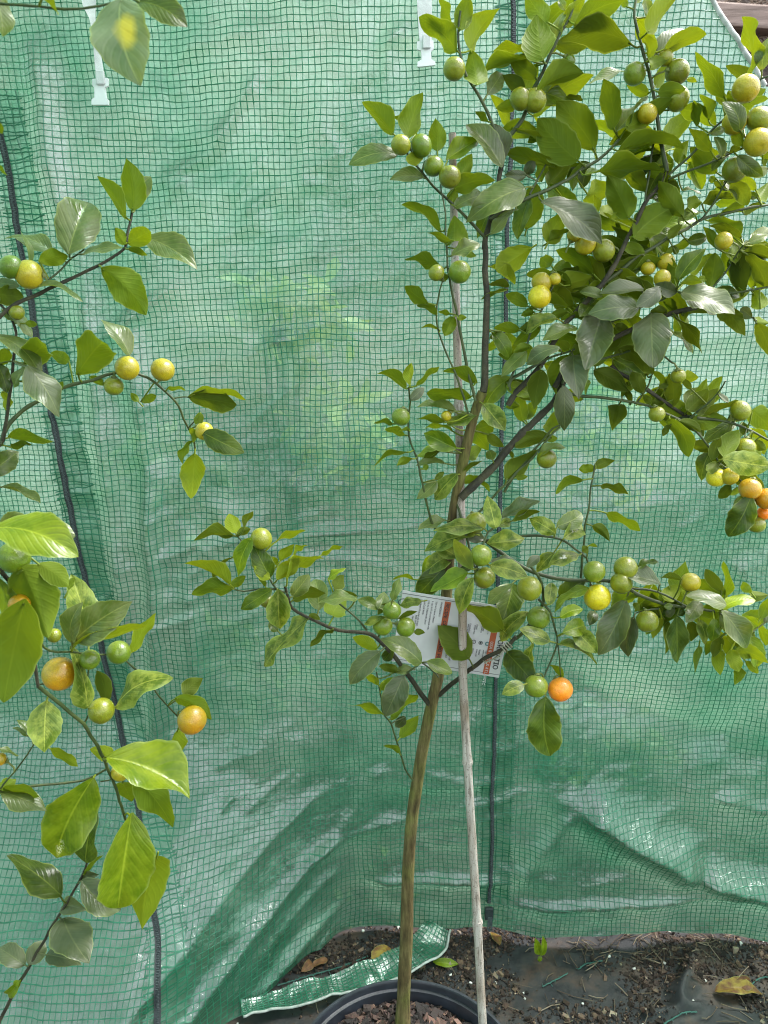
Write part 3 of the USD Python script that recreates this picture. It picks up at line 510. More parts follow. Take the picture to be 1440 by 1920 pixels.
for k, path in enumerate(ZIPS):
    (zt, zpath), p = ribbon(path, 0.0062 if k == 0 else 0.0042, 0.0062, zip_mat, "zipper")
    zp = (zt, zpath)
    d = np.concatenate([[0], np.cumsum(np.linalg.norm(np.diff(p, axis=0), axis=1))]); at = np.arange(0, d[-1], 0.0030)
    ms = []
    for i, x in enumerate(at):
        s_, t_ = np.interp(x, d, p[:, 0]), np.interp(x, d, p[:, 1])
        c = fabric(s_, t_, 0.0085); sg = 1 if i % 2 else -1
        ms.append(box(c + np.array([sg * 0.0007, 0, 0]), (0.0046, 0.0022, 0.0020)))
    part("zipper_teeth", cat(ms), coil_mat, zp, smooth=False)
    if k == 1:
        c = fabric(*cloth_st(916, 1708), 0.008)
        part("zipper_slider", bevel_box(c, (0.020, 0.010, 0.034), 0.003), zip_mat, zp)
        tab = trimesh.creation.extrude_polygon(Polygon([(-.005, .004), (.005, .004), (.0065, -.03), (0, -.037), (-.0065, -.03)]).difference(Polygon([(-.0025, -.022), (.0025, -.022), (.003, -.029), (-.003, -.029)])), 0.002)
        tv = np.array(tab.vertices); part("pull_tab", (np.stack([tv[:, 0], -tv[:, 2], tv[:, 1]], 1) + c + np.array([0.002, -0.006, -0.008]), np.array(tab.faces)), coil_mat, zp)
# the rest of the tunnel: left wall, left and top of the roof, low right wall; the right slope is rolled up and the near end is open
def tunnel(profile, name, y0=-1.7, y1=1.47):
    p = resample(np.array(profile, float), 0.05); y = np.linspace(y0, y1, 90)
    v = np.stack([p[:, None, 0] + 0 * y, y[None] + 0 * p[:, None, 0], p[:, None, 1] + 0 * y], -1)
    k = (meshkit.fbm(v * 3.0, 3, 51) - 0.5) * 0.05
    v[..., 2] = np.maximum(v[..., 2] + k * (p[:, None, 1] > 1.4), 0.004); v[..., 0] += k * (p[:, None, 1] <= 1.4)
    part(name, (v.reshape(-1, 3), grid_faces(len(p), 90)), film_mat, cover, smooth=True)
tunnel([(-1.12, 0.0), (-1.11, 0.8), (-1.10, 1.5), (-1.0, 1.88), (-0.75, 2.16), (-0.4, 2.31), (-0.1, 2.35), (0.22, 2.33)], "roof_film")
tunnel([(1.03, 0.0), (1.03, 0.6), (1.02, 1.25)], "side_film")
for yy in (-1.68, -0.1, 1.46):
    hoop = resample(np.array([(-1.13, yy, 0.0), (-1.125, yy, 1.5), (-1.02, yy, 1.9), (-0.76, yy, 2.19), (-0.4, yy, 2.345), (-0.1, yy, 2.385), (0.25, yy, 2.35), (0.56, yy, 2.2), (0.82, yy, 1.95), (1.0, yy, 1.62), (1.05, yy, 1.2), (1.05, yy, 0.0)]), 0.04)
    part("frame_hoop", tube(hoop, 0.0095, 10), hem_white, cover, smooth=50)
# white hem along the slanting cut
hp = np.linspace(0, 1, 60)[:, None] * (cut[1] - cut[0]) * 1.6 + cut[0] - (cut[1] - cut[0]) * 0.35
dirn = unit(cut[1] - cut[0]); nrm = np.array([dirn[1], -dirn[0]])
if inside(*(cut[0] + nrm * 0.01)): nrm = -nrm
u = np.linspace(-1, 1, 5); q = hp[:, None] + nrm * (u[None, :, None] * 0.0045 - 0.002)
v = fabric(q[..., 0], q[..., 1], 0.003) + np.array([0, -0.004, 0]) * (1 - u[None, :, None] ** 2)
part("hem", (v.reshape(-1, 3), grid_faces(60, 5)), hem_white, cover, smooth=True)
# skirt: the loose strip of cover that runs over the ground to the flap beside the trunk
def ground_strip(path, half, z0, name, mat, rise=0.0):
    p = resample(np.array([atZ(x, y, 0.01)[:2] for x, y in path]), 0.006); t = unit(np.gradient(p, axis=0)); sd = np.stack([-t[:, 1], t[:, 0]], 1)
    u = np.linspace(-1, 1, 9); q = p[:, None] + sd[:, None] * (u[None, :, None] * np.interp(np.linspace(0, 1, len(p)), np.linspace(0, 1, len(half)), half)[:, None, None] * (1 + 0.5 * (meshkit.noise(p @ np.array([[26, 0, 3], [0, 26, 1]]), 9)[:, None, None] - 0.5)))
    z = z0 + 0.026 * meshkit.fbm(np.stack([q[..., 0] * 22, q[..., 1] * 22, 0 * q[..., 0]], -1), 3, 4) + rise * (0.5 + 0.5 * u[None]) ** 2 + 0 * q[..., 0]
    v = np.concatenate([q, z[..., None]], -1)
    part(name, (v.reshape(-1, 3), grid_faces(len(p), 9)[:, ::-1]), film_mat, cover, smooth=True)
    ms = []
    for k in range(1, 8):
        i = k; w = 0.0013
        a, b, c = v[:, i] - np.concatenate([sd, 0 * sd[:, :1]], 1) * w, v[:, i] + [0, 0, 0.0007], v[:, i] + np.concatenate([sd, 0 * sd[:, :1]], 1) * w
        ms.append((np.stack([a + [0, 0, .0008], b + [0, 0, .0008], c + [0, 0, .0008]], 1).reshape(-1, 3), grid_faces(len(p), 3)[:, ::-1]))
    for r in range(0, len(p) - 1, 2):
        e = np.concatenate([t[r], [0]]) * 0.0013
        ms.append((np.stack([v[r] - e + [0, 0, .001], v[r] + [0, 0, .0018], v[r] + e + [0, 0, .001]], 1).reshape(-1, 3), grid_faces(9, 3)))
    part("skirt_threads", cat(ms), thread_mat, cover, smooth=True, kind="stuff")
    e0 = [np.stack([q[:, 0, 0], q[:, 0, 1], z[:, 0] + 0.003], 1)]
    ms = [tube(resample(x, 0.012), 0.0028, 5) for x in e0]
    part("skirt_hem", cat(ms), hem_white, cover, smooth=True)
ground_strip([(455, 1905), (500, 1893), (560, 1878), (620, 1862), (690, 1843), (750, 1818), (800, 1785), (822, 1750)], [0.018, 0.024, 0.026, 0.030, 0.040, 0.03], 0.012, "skirt", film_mat, 0.012)
# straps with plastic buckles that tie the rolled door
def strap(path_px, widths, off, holes, outline, label):
    p3 = np.array([atY(x, y, YW - off - b) for (x, y, b) in path_px]); p3 = resample(p3, 0.006)
    w = np.interp(np.linspace(0, 1, len(p3)), np.linspace(0, 1, len(widths)), widths)
    tw = np.interp(np.linspace(0, 1, len(p3)), [0, .3, .55, .8, 1], holes)
    v = []
    for k, (p, ww, a) in enumerate(zip(p3, w, tw)):
        e = np.array([math.cos(a), math.sin(a), 0.02])
        v += [p - e * ww, p + np.array([0, -0.001, 0]), p + e * ww]
    v = np.array(v); n = len(p3); back = v + np.array([0, 0.0014, 0])
    f = grid_faces(n, 3); f2 = grid_faces(n, 3)[:, ::-1] + len(v)
    sp = part("strap", (np.vstack([v, back]), np.vstack([f, f2])), white_strap, cover, smooth=40, label=label)
    pts = np.array([atY(x, y, YW - off - 0.004) for x, y in outline]); c = pts.mean(0)
    for nm, sc, dep in (("buckle", 1.0, 0.007),):
        pg = Polygon((pts[:, [0, 2]] - c[[0, 2]]) * sc).buffer(-0.001, quad_segs=4).buffer(0.001, quad_segs=4)
        e = trimesh.creation.extrude_polygon(pg, dep); ev = np.array(e.vertices)
        bk = part(nm, (np.stack([ev[:, 0], -ev[:, 2], ev[:, 1]], 1) + c, np.array(e.faces)[:, ::-1]), white_plastic, sp)
    x0, x1, top = pts[:, 0].min(), pts[:, 0].max(), pts[:, 2].max()
    lp = np.array([atY(x, y, YW - off - 0.013) for x, y in ((path_px[-1][0] - 7, path_px[-1][1] - 14), (path_px[-1][0] + 9, path_px[-1][1] - 14), (path_px[-1][0] + 8, path_px[-1][1] + 13), (path_px[-1][0] - 6, path_px[-1][1] + 13))])
    part("strap_loop", bevel_box(lp.mean(0), (abs(lp[1, 0] - lp[0, 0]), 0.006, abs(lp[0, 2] - lp[2, 2])), 0.002), white_strap, sp)
o1 = [(130 + x / 8.727, y / 8.727) for x, y in ((400, 1310), (560, 1290), (650, 1290), (650, 1420), (600, 1445), (620, 1615), (655, 1645), (655, 1730), (385, 1730), (385, 1645), (432, 1610), (432, 1450), (400, 1415))]
strap([(166, -90, 0), (166, -30, 0), (167, 10, 0.002), (174, 40, 0.006), (180, 75, 0.008), (183, 105, 0.006), (187, 138, 0.004), (187, 146, 0.004)], [0.012, 0.0125, 0.0125, 0.011, 0.0055, 0.0055, 0.0055, 0.0065, 0.0065], 0.02, [0, 0.1, 0.9, 0.5, 0.1], o1, "twisted strap")
o2 = [(760 + x / 6, y / 6) for x, y in ((130, 480), (220, 470), (315, 470), (318, 560), (287, 590), (292, 680), (335, 705), (335, 745), (135, 765), (135, 712), (182, 680), (176, 582), (130, 570))]
strap([(794, -90, 0), (795, -30, 0), (796, 10, 0.002), (797, 45, 0.004), (798, 70, 0.004), (799, 78, 0.004)], [0.0125, 0.0128, 0.0128, 0.0125, 0.0115, 0.011], 0.02, [0, 0, 0.05, 0.02, 0], o2, None)

BR_MAIN = """
# x0 y0 s r0 r1 Y0 Y1 : points   (radius in full px)
0 0 1 12.5 9 .990 .957 T: 754 1950 757 1860 762 1760 765 1640 772 1540 785 1450 795 1390 812 1310 822 1265 830 1200 836 1130 843 1040 850 965 862 900 876 830 893 765 905 735
480 480 3 7.5 5.5 .955 .97 B: 1276 765 1290 640 1288 500 1295 250 1290 0 1285 -80
480 0 3 5.5 4 .97 .99 B: 1285 1400 1290 1330 1325 1225 1360 1060 1390 900 1405 860 1430 760
960 0 3 4.2 2.2 .99 .99 B: -10 760 60 670 100 560 170 400 260 220 320 110 370 -20
480 0 3 3.4 2.2 .985 .96 B: 1395 880 1320 680 1250 530 1185 430 1150 300 1140 180 1150 60
480 0 3 3.2 1.8 .97 .94 B: 1290 1340 1200 1240 1120 1160 1000 1050 900 930 850 880 845 790
480 0 3 4.2 2.4 .97 .99 B: 1320 1240 1440 1150 1590 1090 1720 1030 1820 960 1920 900 2000 830 2045 780
960 0 3 2.2 1.4 .985 1.0 B: 100 1095 160 980 220 880 260 840
480 480 3 3 2 .95 .94 B: 1236 815 1200 680 1160 480 1130 330 1100 180 1080 60 1070 -60
480 0 3 2 1.4 .94 .94 B: 1070 1390 1062 1200 1045 1080 1042 1020
480 480 3 2.2 1.4 .95 .93 B: 1195 890 1140 700 1060 520 1020 380 1030 190 1050 140
480 480 3 2.4 1.6 .955 .91 B: 1060 1580 1000 1520 970 1440 930 1240 900 1130 860 1010 855 900 865 820 862 740
480 480 3 8 5.5 .955 .97 B: 1150 1360 1250 1270 1340 1180 1440 1060 1540 960 1670 820 1740 690
960 480 3 5.5 4.6 .97 .97 B: 240 740 300 640 420 540 560 470 690 410 860 335 1040 290
960 480 3 5.5 4 .955 .985 B: -25 840 30 760 160 620 300 380 420 260 500 165 560 80 610 -10 680 -150 740 -280 830 -400 870 -480
960 480 3 2.6 2 .95 .96 B: -5 760 0 700 100 640 200 580 330 530 350 520
960 480 3 2.4 1.8 .95 .97 B: -15 740 10 650 60 560 120 400 140 340 230 180 260 110
960 0 3 3.8 2.2 .985 1.0 B: 470 1620 560 1560 720 1440 880 1340 980 1290 1080 1230 1200 1200 1460 1145
960 0 3 4 2.2 .985 1.0 B: 870 960 850 860 820 680 790 500 755 350 720 220 690 100 705 -30
960 0 3 2 1.6 .985 .99 B: 750 1150 770 980 800 800 805 720
960 0 3 2.4 1.8 .985 .95 B: 880 980 1000 870 1110 750 1210 650 1300 570 1400 440 1460 420
960 0 3 2.4 1.6 .985 .95 B: 880 1005 1050 940 1200 880 1290 840 1380 800
960 0 3 2 1.6 .99 .98 B: 1060 1245 1130 1150 1215 1010
960 480 3 4 3 .97 .96 B: 560 620 590 650 700 710 800 780 900 850 1000 910 1060 915
960 480 3 3 1.8 .96 .95 B: 1040 912 1200 930 1320 970 1440 1035 1500 1060
960 480 3 3 1.8 .965 .93 B: 330 775 400 790 520 800 720 830 850 880 960 930 1040 990 1120 1090 1170 1170
960 480 3 2.8 2 .965 .95 B: 280 715 340 640 560 560 660 530
960 480 3 2.4 1.6 .96 .95 B: 0 690 180 590 330 530
960 480 3 2.6 1.8 .975 .95 B: 560 370 700 300 850 240 930 200
960 480 3 2.6 1.8 .985 .97 B: 1040 290 1190 212 1300 200 1440 172
960 480 3 2 1.4 .98 .97 B: 1130 180 1200 90 1260 0 1300 -60
960 480 3 2.4 1.8 .975 .95 B: 700 410 830 540 900 600
960 480 3 2.6 1.8 .955 .95 B: -40 1330 0 1250 80 1150 150 1060 230 970 270 950
780 740 5.143 2.6 2 .955 .945 B: 400 1260 600 1130 760 960 860 870 960 750 1120 620 1270 420 1390 310
480 960 3 4.8 2.6 .972 .86 B: 985 1100 920 1010 850 910 760 790 680 710 620 680 500 670 430 655 330 610 205 540 165 420
480 960 3 2.2 1.6 .88 .87 B: 625 665 580 610 510 550 450 500
340 950 4.8 2 1.4 .86 .85 B: 960 780 860 740 800 650 720 560 640 440 560 330 510 270
340 950 4.8 2 1.4 .86 .84 B: 860 745 700 740 560 760 470 740
480 960 3 2 1.4 .9 .88 B: 690 700 730 620 760 560
480 960 3 2 1.4 .9 .89 B: 850 905 900 870 935 848 1010 908 1025 930
480 960 3 4.6 3.6 .970 .915 B: 1030 1030 1080 980 1150 930 1200 890 1300 820 1400 765 1460 700
960 960 3 3.6 2.6 .945 .92 B: 0 720 60 680 150 560 180 500 160 380 100 300
960 960 3 2.4 1.6 .92 .9 B: 150 490 215 560 240 660 255 740 215 840 175 930
960 960 3 1.6 1 .9 .895 B: 255 740 265 830 275 930
960 960 3 3 1.8 .955 .93 B: -330 120 -200 160 60 135 180 135 280 155 350 205 420 260 435 330 440 420
960 960 3 2.4 1.6 .955 .96 B: 385 370 400 200 410 100 430 -10 460 -220 465 -270
960 960 3 4 3.4 .96 .93 B: -250 70 -100 200 100 330 300 380 520 385 640 410
960 960 3 3.4 2 .93 .9 B: 640 410 700 460 850 515 1000 540 1170 570 1250 640 1330 690
960 960 3 2.2 1.6 .93 .92 B: 660 430 820 450 1000 540
960 960 3 1.6 1.2 .925 .92 B: 830 545 740 555 690 570
480 960 3 1.8 1.2 .965 .95 B: 880 1510 835 1440 790 1290 760 1190 720 1140 700 1050 680 900
780 920 5.143 3 2 .957 .9 B: 390 130 480 400 560 720 590 760 560 850
780 920 5.143 2.4 2 .9 .92 B: 590 750 660 480 690 400 800 330 840 290
960 480 3 2 1.4 .96 .95 B: 700 830 760 740 800 640
960 480 3 2.2 1.4 .955 .93 B: 1000 910 1060 860 1130 800 1200 700
960 480 3 1.8 1.4 .93 .92 B: 1160 1160 1260 1240 1330 1300 1400 1330
"""
FR_MAIN = """
@480 0 3
815 815 56 o
930 820 63 g
1000 935 57 g
1090 995 62 o
1115 388 62 o
@960 0 3
690 415 62 g
930 405 68 o
930 556 68 o
760 640 55 y
1315 498 75 y
1390 670 70 o
1383 800 76 y
1252 955 68 o
48 557 62 o
128 565 65 o
322 345 35 g
295 870 48 y
412 1370 62 y
345 1325 36 y
515 1410 64 o
1190 1355 50 y
1250 690 65 y
862 325 45 o
@480 480 3
815 905 52 g
1145 90 64 g
1015 95 46 o
1070 900 30 y
@960 480 3
165 150 58 y
155 230 64 Y
240 130 36 y
765 70 40 y
845 125 48 y
865 35 50 y
815 890 46 o
195 1140 56 o
1285 870 58 o
935 675 42 o
1310 1080 60 o
1150 1245 56 Y
1225 1240 50 y
1435 1365 62 n
1340 1310 62 n
1310 1400 60 o
1420 1446 40 r
@960 960 3
1375 70 50 o
98 430 70 o
480 480 75 Y
150 595 66 g
135 980 66 g
272 998 70 r
640 318 68 o
615 400 62 o
462 335 62 g
760 615 64 o
1005 395 55 y
@480 960 3
30 150 62 o
60 500 40 o
765 555 52 g
712 640 56 g
842 648 56 g
1265 245 62 g
1285 370 62 o
1235 60 62 o
"""
LV_MAIN = """
@760 0 6
615 345 700 -60 200 u
515 275 380 -40 130 u
585 580 165 180 190 u
745 585 1035 90 210 uy
810 960 740 582 285 uf
1430 640 980 570 110 uy
1400 660 865 835 130 u
1440 860 1180 700 100 ub
920 1065 1085 820 200 tp
1340 1030 1090 840 170 ud
1180 1440 945 1060 120 uyb
1250 1170 1015 1215 150 uy
930 1370 785 1250 60 u
@480 0 3
850 775 940 520 110 u
770 760 600 570 80 u
905 760 770 660 50 ub
1020 850 1010 665 105 u
850 910 945 860 80 uyf
800 865 520 905 70 tp
945 1000 750 1005 65 tp
1070 900 1250 785 95 tyb
1140 1005 1215 865 90 u
1110 1065 1345 1010 72 uf
1110 1160 1130 1050 70 u
1115 1170 1290 1090 80 tp
1515 1056 1180 1250 115 tpf
1100 1440 1260 1370 80 tp
1040 1310 815 1155 40 u
1095 1365 960 1310 35 u
1115 1355 1115 1230 150 uf
1320 1320 1440 1170 80 tp
1385 940 1195 680 110 tpf
1400 890 1305 700 90 tg
1165 1405 1240 1440 45 u
@960 0 6
400 260 160 -60 260 u
345 680 280 215 400 uf
490 480 590 130 120 tp
610 310 800 -30 140 uy
690 290 1250 -10 210 u
1350 500 550 440 230 udf
600 120 520 -10 90 tp
1290 80 1230 -20 80 u
270 870 -40 640 180 u
260 1070 790 800 180 uf
350 1140 920 840 190 uyb
400 800 560 730 60 ud
1280 800 870 940 105 tpb
1130 1460 1040 885 245 u
590 1110 795 1120 80 udb
230 1310 480 1140 110 ub
@960 0 3
465 840 250 570 200 u
370 905 145 670 210 uf
175 795 0 730 70 uy
590 860 960 815 90 uf
415 985 840 945 85 uf
580 750 760 525 80 tp
640 720 900 550 100 uf
770 530 645 480 70 ub
@920 240 5.538
560 140 55 75 95 u
690 410 135 250 135 u
540 60 380 150 90 ub
110 390 0 170 80 tpb
375 490 150 480 120 tg
375 490 450 330 120 tgb
370 1055 480 575 290 ub
520 770 1190 1150 175 tgf
285 840 10 1060 90 tp
790 780 670 720 80 uyb
590 1200 760 860 250 uyb
600 1190 830 1060 130 ub
1100 1180 800 980 130 ub
1070 910 1350 1050 170 ub
1000 690 1290 640 240 uyb
1430 940 1210 480 260 uf
1090 900 1080 700 90 uyb
1140 890 1340 760 160 uyb
1250 950 1380 900 90 uy
@900 440 5.143
500 125 160 350 250 uyb
1100 385 745 135 125 u
795 440 800 250 220 u
690 370 445 380 110 uy
880 500 560 380 60 u
900 640 1010 360 260 ub
750 650 990 430 200 ub
690 300 590 230 150 ub
90 480 285 500 90 ud
270 530 0 630 40 u
460 690 245 575 120 u
520 740 395 780 80 u
870 710 460 710 90 u
850 740 660 810 90 u
640 830 480 780 110 uy
490 900 385 900 120 ud
385 920 135 890 118 u
210 930 85 1000 60 ud
740 800 440 950 130 tmf
940 900 600 1020 110 tpf
770 1085 440 1240 150 tgf
450 1130 195 1365 130 tp
490 1080 320 1130 80 u
870 1110 770 1020 90 uyb
790 1340 620 1240 100 uyb
1170 780 1010 1310 360 tgf
1030 810 830 810 60 u
1300 870 1430 900 90 ud
1290 310 1430 180 200 ub
1330 370 1120 330 90 udb
@960 480 3
165 640 125 860 125 udf
345 560 375 800 165 tgf
290 730 295 985 115 tgf
715 290 435 310 125 tgf
510 230 380 200 70 tp
740 185 490 215 55 tg
440 270 380 340 90 td
460 640 650 760 115 ud
830 30 530 190 140 u
600 520 800 660 100 ud
600 835 565 975 120 ud
475 1195 375 1200 55 u
465 1185 580 1150 50 ud
400 1260 245 1340 42 u
500 1290 655 1335 50 ud
@1160 440 5.143
400 500 170 690 170 tgf
560 560 350 480 150 tg
575 440 840 120 175 tdf
590 480 800 460 100 uf
840 430 740 440 75 ty
880 510 930 170 205 u
700 400 850 200 120 uyb
600 560 1140 735 175 tgf
590 570 955 750 130 tg
310 755 330 1270 365 tgf
540 790 800 1160 80 udf
515 940 720 1150 80 tm
950 710 1220 960 170 ud
600 770 960 750 60 ud
1325 850 1460 1170 130 ud
1190 600 1140 110 190 ud
1240 180 1430 520 150 ud
1070 230 1200 60 190 uf
1250 80 1440 0 100 tp
1370 720 1300 540 160 u
1290 800 1170 710 120 tg
1330 830 1450 850 120 u
540 440 520 220 100 ub
430 260 130 330 100 u
220 470 0 400 150 udb
40 100 250 170 120 u
10 330 50 130 140 u
430 210 710 60 130 u
560 190 530 105 60 ud
1080 600 1240 560 150 udb
1310 490 1420 430 110 ub
470 740 300 740 80 ud
@1180 240 5.538
850 240 620 0 140 uy
910 470 630 200 190 u
470 200 680 630 110 uyb
840 60 1000 10 90 tpf
960 300 880 90 90 tp
1180 190 1050 20 130 u
1120 290 1390 500 175 tdf
1170 220 1030 270 60 ud
980 290 1020 150 60 uy
1050 560 1230 800 180 uy
1320 640 1120 520 130 uy
1440 420 1290 520 110 tp
1330 720 1220 660 80 td
555 920 300 550 200 uf
600 830 750 770 150 uf
45 1140 520 790 330 u
210 740 270 540 110 uyb
400 560 515 620 90 udb
540 650 750 690 60 tpb
740 800 1080 710 90 ud
500 970 780 860 70 tp
400 1150 550 1000 90 ud
1170 1150 830 990 60 ud
930 910 1200 800 80 u
600 1180 820 1130 130 td
880 1240 770 1020 100 u
1040 1100 880 1010 110 ub
1250 1190 1450 1020 150 tp
1290 1230 1440 1200 110 uyb
900 520 820 550 80 u
1050 640 880 560 90 udb
1340 740 1440 560 170 u
1380 370 1440 320 80 u
@1200 0 6
85 370 420 -60 260 uyf
90 200 60 -30 110 tp
170 620 500 310 150 tg
270 560 740 370 140 uyf
120 680 0 370 120 uy
160 620 80 390 80 td
150 700 250 600 90 td
110 740 310 670 150 uf
200 1040 520 1000 185 uf
440 1230 860 1410 190 u
530 890 640 920 60 uy
950 1110 635 570 170 u
1120 1480 950 1130 170 tdf
950 1190 860 1020 110 uyb
1100 1200 990 1020 130 uyb
1240 850 1180 190 200 uy
1370 800 1460 420 140 tp
1230 1150 1440 1110 100 u
1160 1440 1140 1190 90 ub
@780 740 5.143
410 190 15 95 80 tp
285 270 0 225 60 uy
300 290 580 190 110 tmf
350 350 85 310 60 u
390 520 75 370 190 tf
400 500 0 570 70 ty
400 545 245 520 60 tp
240 540 75 610 80 ud
280 660 0 670 70 tp
75 720 120 680 60 u
200 830 0 1000 130 tp
180 820 270 745 60 ud
400 765 175 1010 140 tmf
650 90 860 350 200 tmf
560 350 780 270 150 ub
560 360 695 530 180 ub
490 610 650 480 140 ub
690 380 850 500 100 ud
740 630 700 530 110 td
455 750 650 630 60 ud
440 850 620 790 70 u
620 830 715 930 60 u
870 530 940 620 40 ud
1310 420 945 485 130 ud
860 820 1200 530 160 ud
965 800 1075 790 65 u
1300 380 1330 170 160 uyb
1180 610 1440 500 50 tp
1250 430 1365 420 80 u
1000 100 860 120 70 ub
1030 260 980 0 150 ub
1040 240 1160 60 130 ub
770 1290 690 970 170 tmf
830 1180 1190 1010 150 tg
930 1220 1190 1115 50 ud
1350 1340 1090 1190 170 tm
@960 960 3
250 80 400 0 110 tp
290 150 395 60 110 tV
530 5 725 90 45 u
450 75 550 165 50 ud
375 240 205 295 85 tVf
500 400 440 290 90 uyb
190 1040 215 1370 205 tdf
1345 -90 1215 140 150 tdf
425 235 395 190 40 ud
430 190 480 195 20 u
@780 920 5.143
310 290 20 370 90 tp
640 350 165 390 120 tm
580 420 75 570 190 tmf
400 640 150 525 170 tmf
545 765 370 460 180 umf
190 620 60 800 110 uy
350 620 85 810 190 tm
660 470 440 420 120 tg
790 340 915 280 100 tm
690 510 1050 460 200 tmf
710 720 1080 830 185 tmf
720 690 960 670 90 tg
500 790 140 980 190 tf
545 840 410 1195 170 tmf
270 740 0 1030 230 td
530 760 400 770 60 td
940 890 690 1085 110 tp
930 900 830 1260 280 tdb
840 1350 430 1090 230 udf
1085 1170 790 1440 150 tm
1190 630 1065 740 100 tg
1330 600 1160 790 150 tm
@715 1095 5.76
950 800 610 450 330 udf
@960 1080 6
430 740 80 600 170 tmf
240 750 170 1035 110 tm
-60 860 240 1200 300 tdb
135 1220 -110 1330 170 tmf
415 330 450 70 170 tm
530 240 840 40 210 tdb
860 130 460 400 190 tyf
540 470 800 370 130 tyf
570 640 840 550 215 tyf
700 600 960 870 230 tdm
530 770 950 1000 180 tm
1280 270 960 890 340 tdg
1370 460 1280 920 215 tdg
930 400 870 560 130 td
575 1140 430 985 60 uy
1440 220 1250 270 60 u
@1160 680 5.143
235 300 125 80 140 ud
440 290 310 80 80 u
380 240 480 210 50 ud
510 440 490 100 150 ud
700 260 615 160 60 ud
640 400 800 240 150 ud
660 465 860 260 180 udf
740 490 950 260 190 ud
1060 390 960 300 40 tg
1180 405 820 500 70 ud
690 575 1040 540 190 u
1070 510 1210 540 130 ud
480 540 690 890 170 uf
500 600 425 710 70 ud
310 400 230 310 80 ud
440 400 295 370 70 ud
580 560 790 660 110 ud
980 720 900 940 90 ud
1020 915 1150 660 190 uf
1190 570 1200 700 90 td
1190 790 1330 860 90 tg
1310 750 1420 840 100 ud
1280 460 1500 670 220 u
1000 925 1480 1000 250 tmf
1080 1080 1410 1220 150 ud
970 960 840 1050 110 ud
1080 1180 965 1310 110 ud
@1160 1020 5.143
180 230 385 170 55 td
410 390 50 310 110 tg
-60 400 120 375 40 tg
610 350 400 330 60 ud
440 540 590 400 160 uy
590 390 715 440 70 uy
660 590 590 410 150 uy
740 540 620 470 90 uy
1040 590 655 490 150 tpf
1000 460 835 240 130 ud
1030 500 1035 165 65 u
1280 470 1195 360 90 u
1270 500 1430 490 120 ud
985 635 1320 545 120 tyf
520 600 440 600 70 tp
540 620 450 700 80 tg
640 650 545 680 70 td
790 560 655 750 160 tp
965 655 800 640 170 uyf
990 640 1240 1000 190 tpf
1200 700 1340 800 110 ty
1260 695 1420 980 80 u
1370 720 1450 520 110 u
560 690 565 1150 210 td
700 740 700 940 130 ud
770 730 850 970 90 tm
920 720 900 945 125 tf
980 690 1050 840 90 tp
970 840 1050 1060 110 uy
1060 830 1150 1000 110 uy
990 900 910 1090 110 ud
930 930 840 1070 110 u
775 985 735 1250 115 u
990 1020 980 1260 140 uy
1080 1010 1160 1230 150 uyf
1130 1010 1440 1140 140 uyf
1225 1130 1345 1250 80 uy
1180 1190 1120 1355 110 u
420 710 330 915 90 uy
440 710 480 1050 70 ud
200 650 150 560 60 ud
400 690 380 600 70 ud
1290 900 1280 820 50 ud
1410 760 1440 690 60 tg
@480 480 3
1040 75 835 20 60 u
1080 110 1030 140 50 u
970 270 835 170 70 u
1020 330 905 270 50 u
1090 325 1025 310 25 u
1110 340 1060 450 80 u
1130 350 1185 345 35 u
1040 420 925 410 20 uy
845 750 685 655 65 u
870 730 875 600 60 uy
900 735 1030 620 55 u
870 810 945 740 60 tg
1245 715 1050 640 60 u
1210 795 960 765 65 u
770 945 665 935 28 u
840 1010 725 975 35 u
870 985 800 985 20 u
855 1105 660 1170 35 u
880 1140 790 1180 40 u
@340 950 4.8
490 240 430 60 150 uy
565 190 650 40 50 ud
480 265 115 285 75 ud
500 245 625 200 80 ud
630 280 490 640 130 tf
800 640 650 330 190 tf
820 335 1110 200 55 uy
450 460 280 640 60 ud
440 700 40 490 110 uy
470 740 95 770 110 u
440 720 580 620 90 u
800 650 650 530 110 uyf
755 720 710 620 55 u
890 490 1015 335 80 uy
1010 440 1135 345 60 uy
860 660 1055 455 120 uyf
940 655 1270 445 80 uyf
1260 440 1450 350 30 uy
865 540 815 445 50 uy
815 745 535 925 130 tf
870 740 890 1110 225 tmf
1000 810 1150 610 160 tp
1240 930 1200 640 200 tp
1000 840 1300 780 70 ud
1150 1000 735 1430 170 tm
870 1120 790 1040 80 td
1150 970 1250 1015 50 ud
1370 1100 1155 1250 50 ud
@460 1040 4.8
740 230 900 115 70 ty
800 310 880 195 130 ud
1010 380 780 350 90 udb
1010 400 650 440 70 tpf
795 555 900 395 240 u
1200 490 1015 400 90 tp
1200 490 1250 330 130 tp
1325 410 1390 210 100 tpf
1280 440 1190 540 70 ud
1240 555 1065 630 70 tm
1190 850 965 735 110 uyb
1215 870 930 1170 200 tgf
1330 830 1240 960 110 td
@480 960 3
885 380 765 380 30 u
930 850 700 710 120 tpf
830 920 725 1150 145 tgf
760 1170 910 1025 80 u
810 1270 915 1145 70 u
840 1150 780 1210 60 tg
720 1140 515 1085 35 u
810 1355 715 1310 30 u
700 1000 770 930 60 uy
690 970 610 920 40 uy
750 920 900 885 50 tp
800 895 690 860 50 ud
960 840 1105 905 85 tf
800 600 910 560 30 ud
930 500 805 520 50 tm
890 675 950 680 40 ud
"""
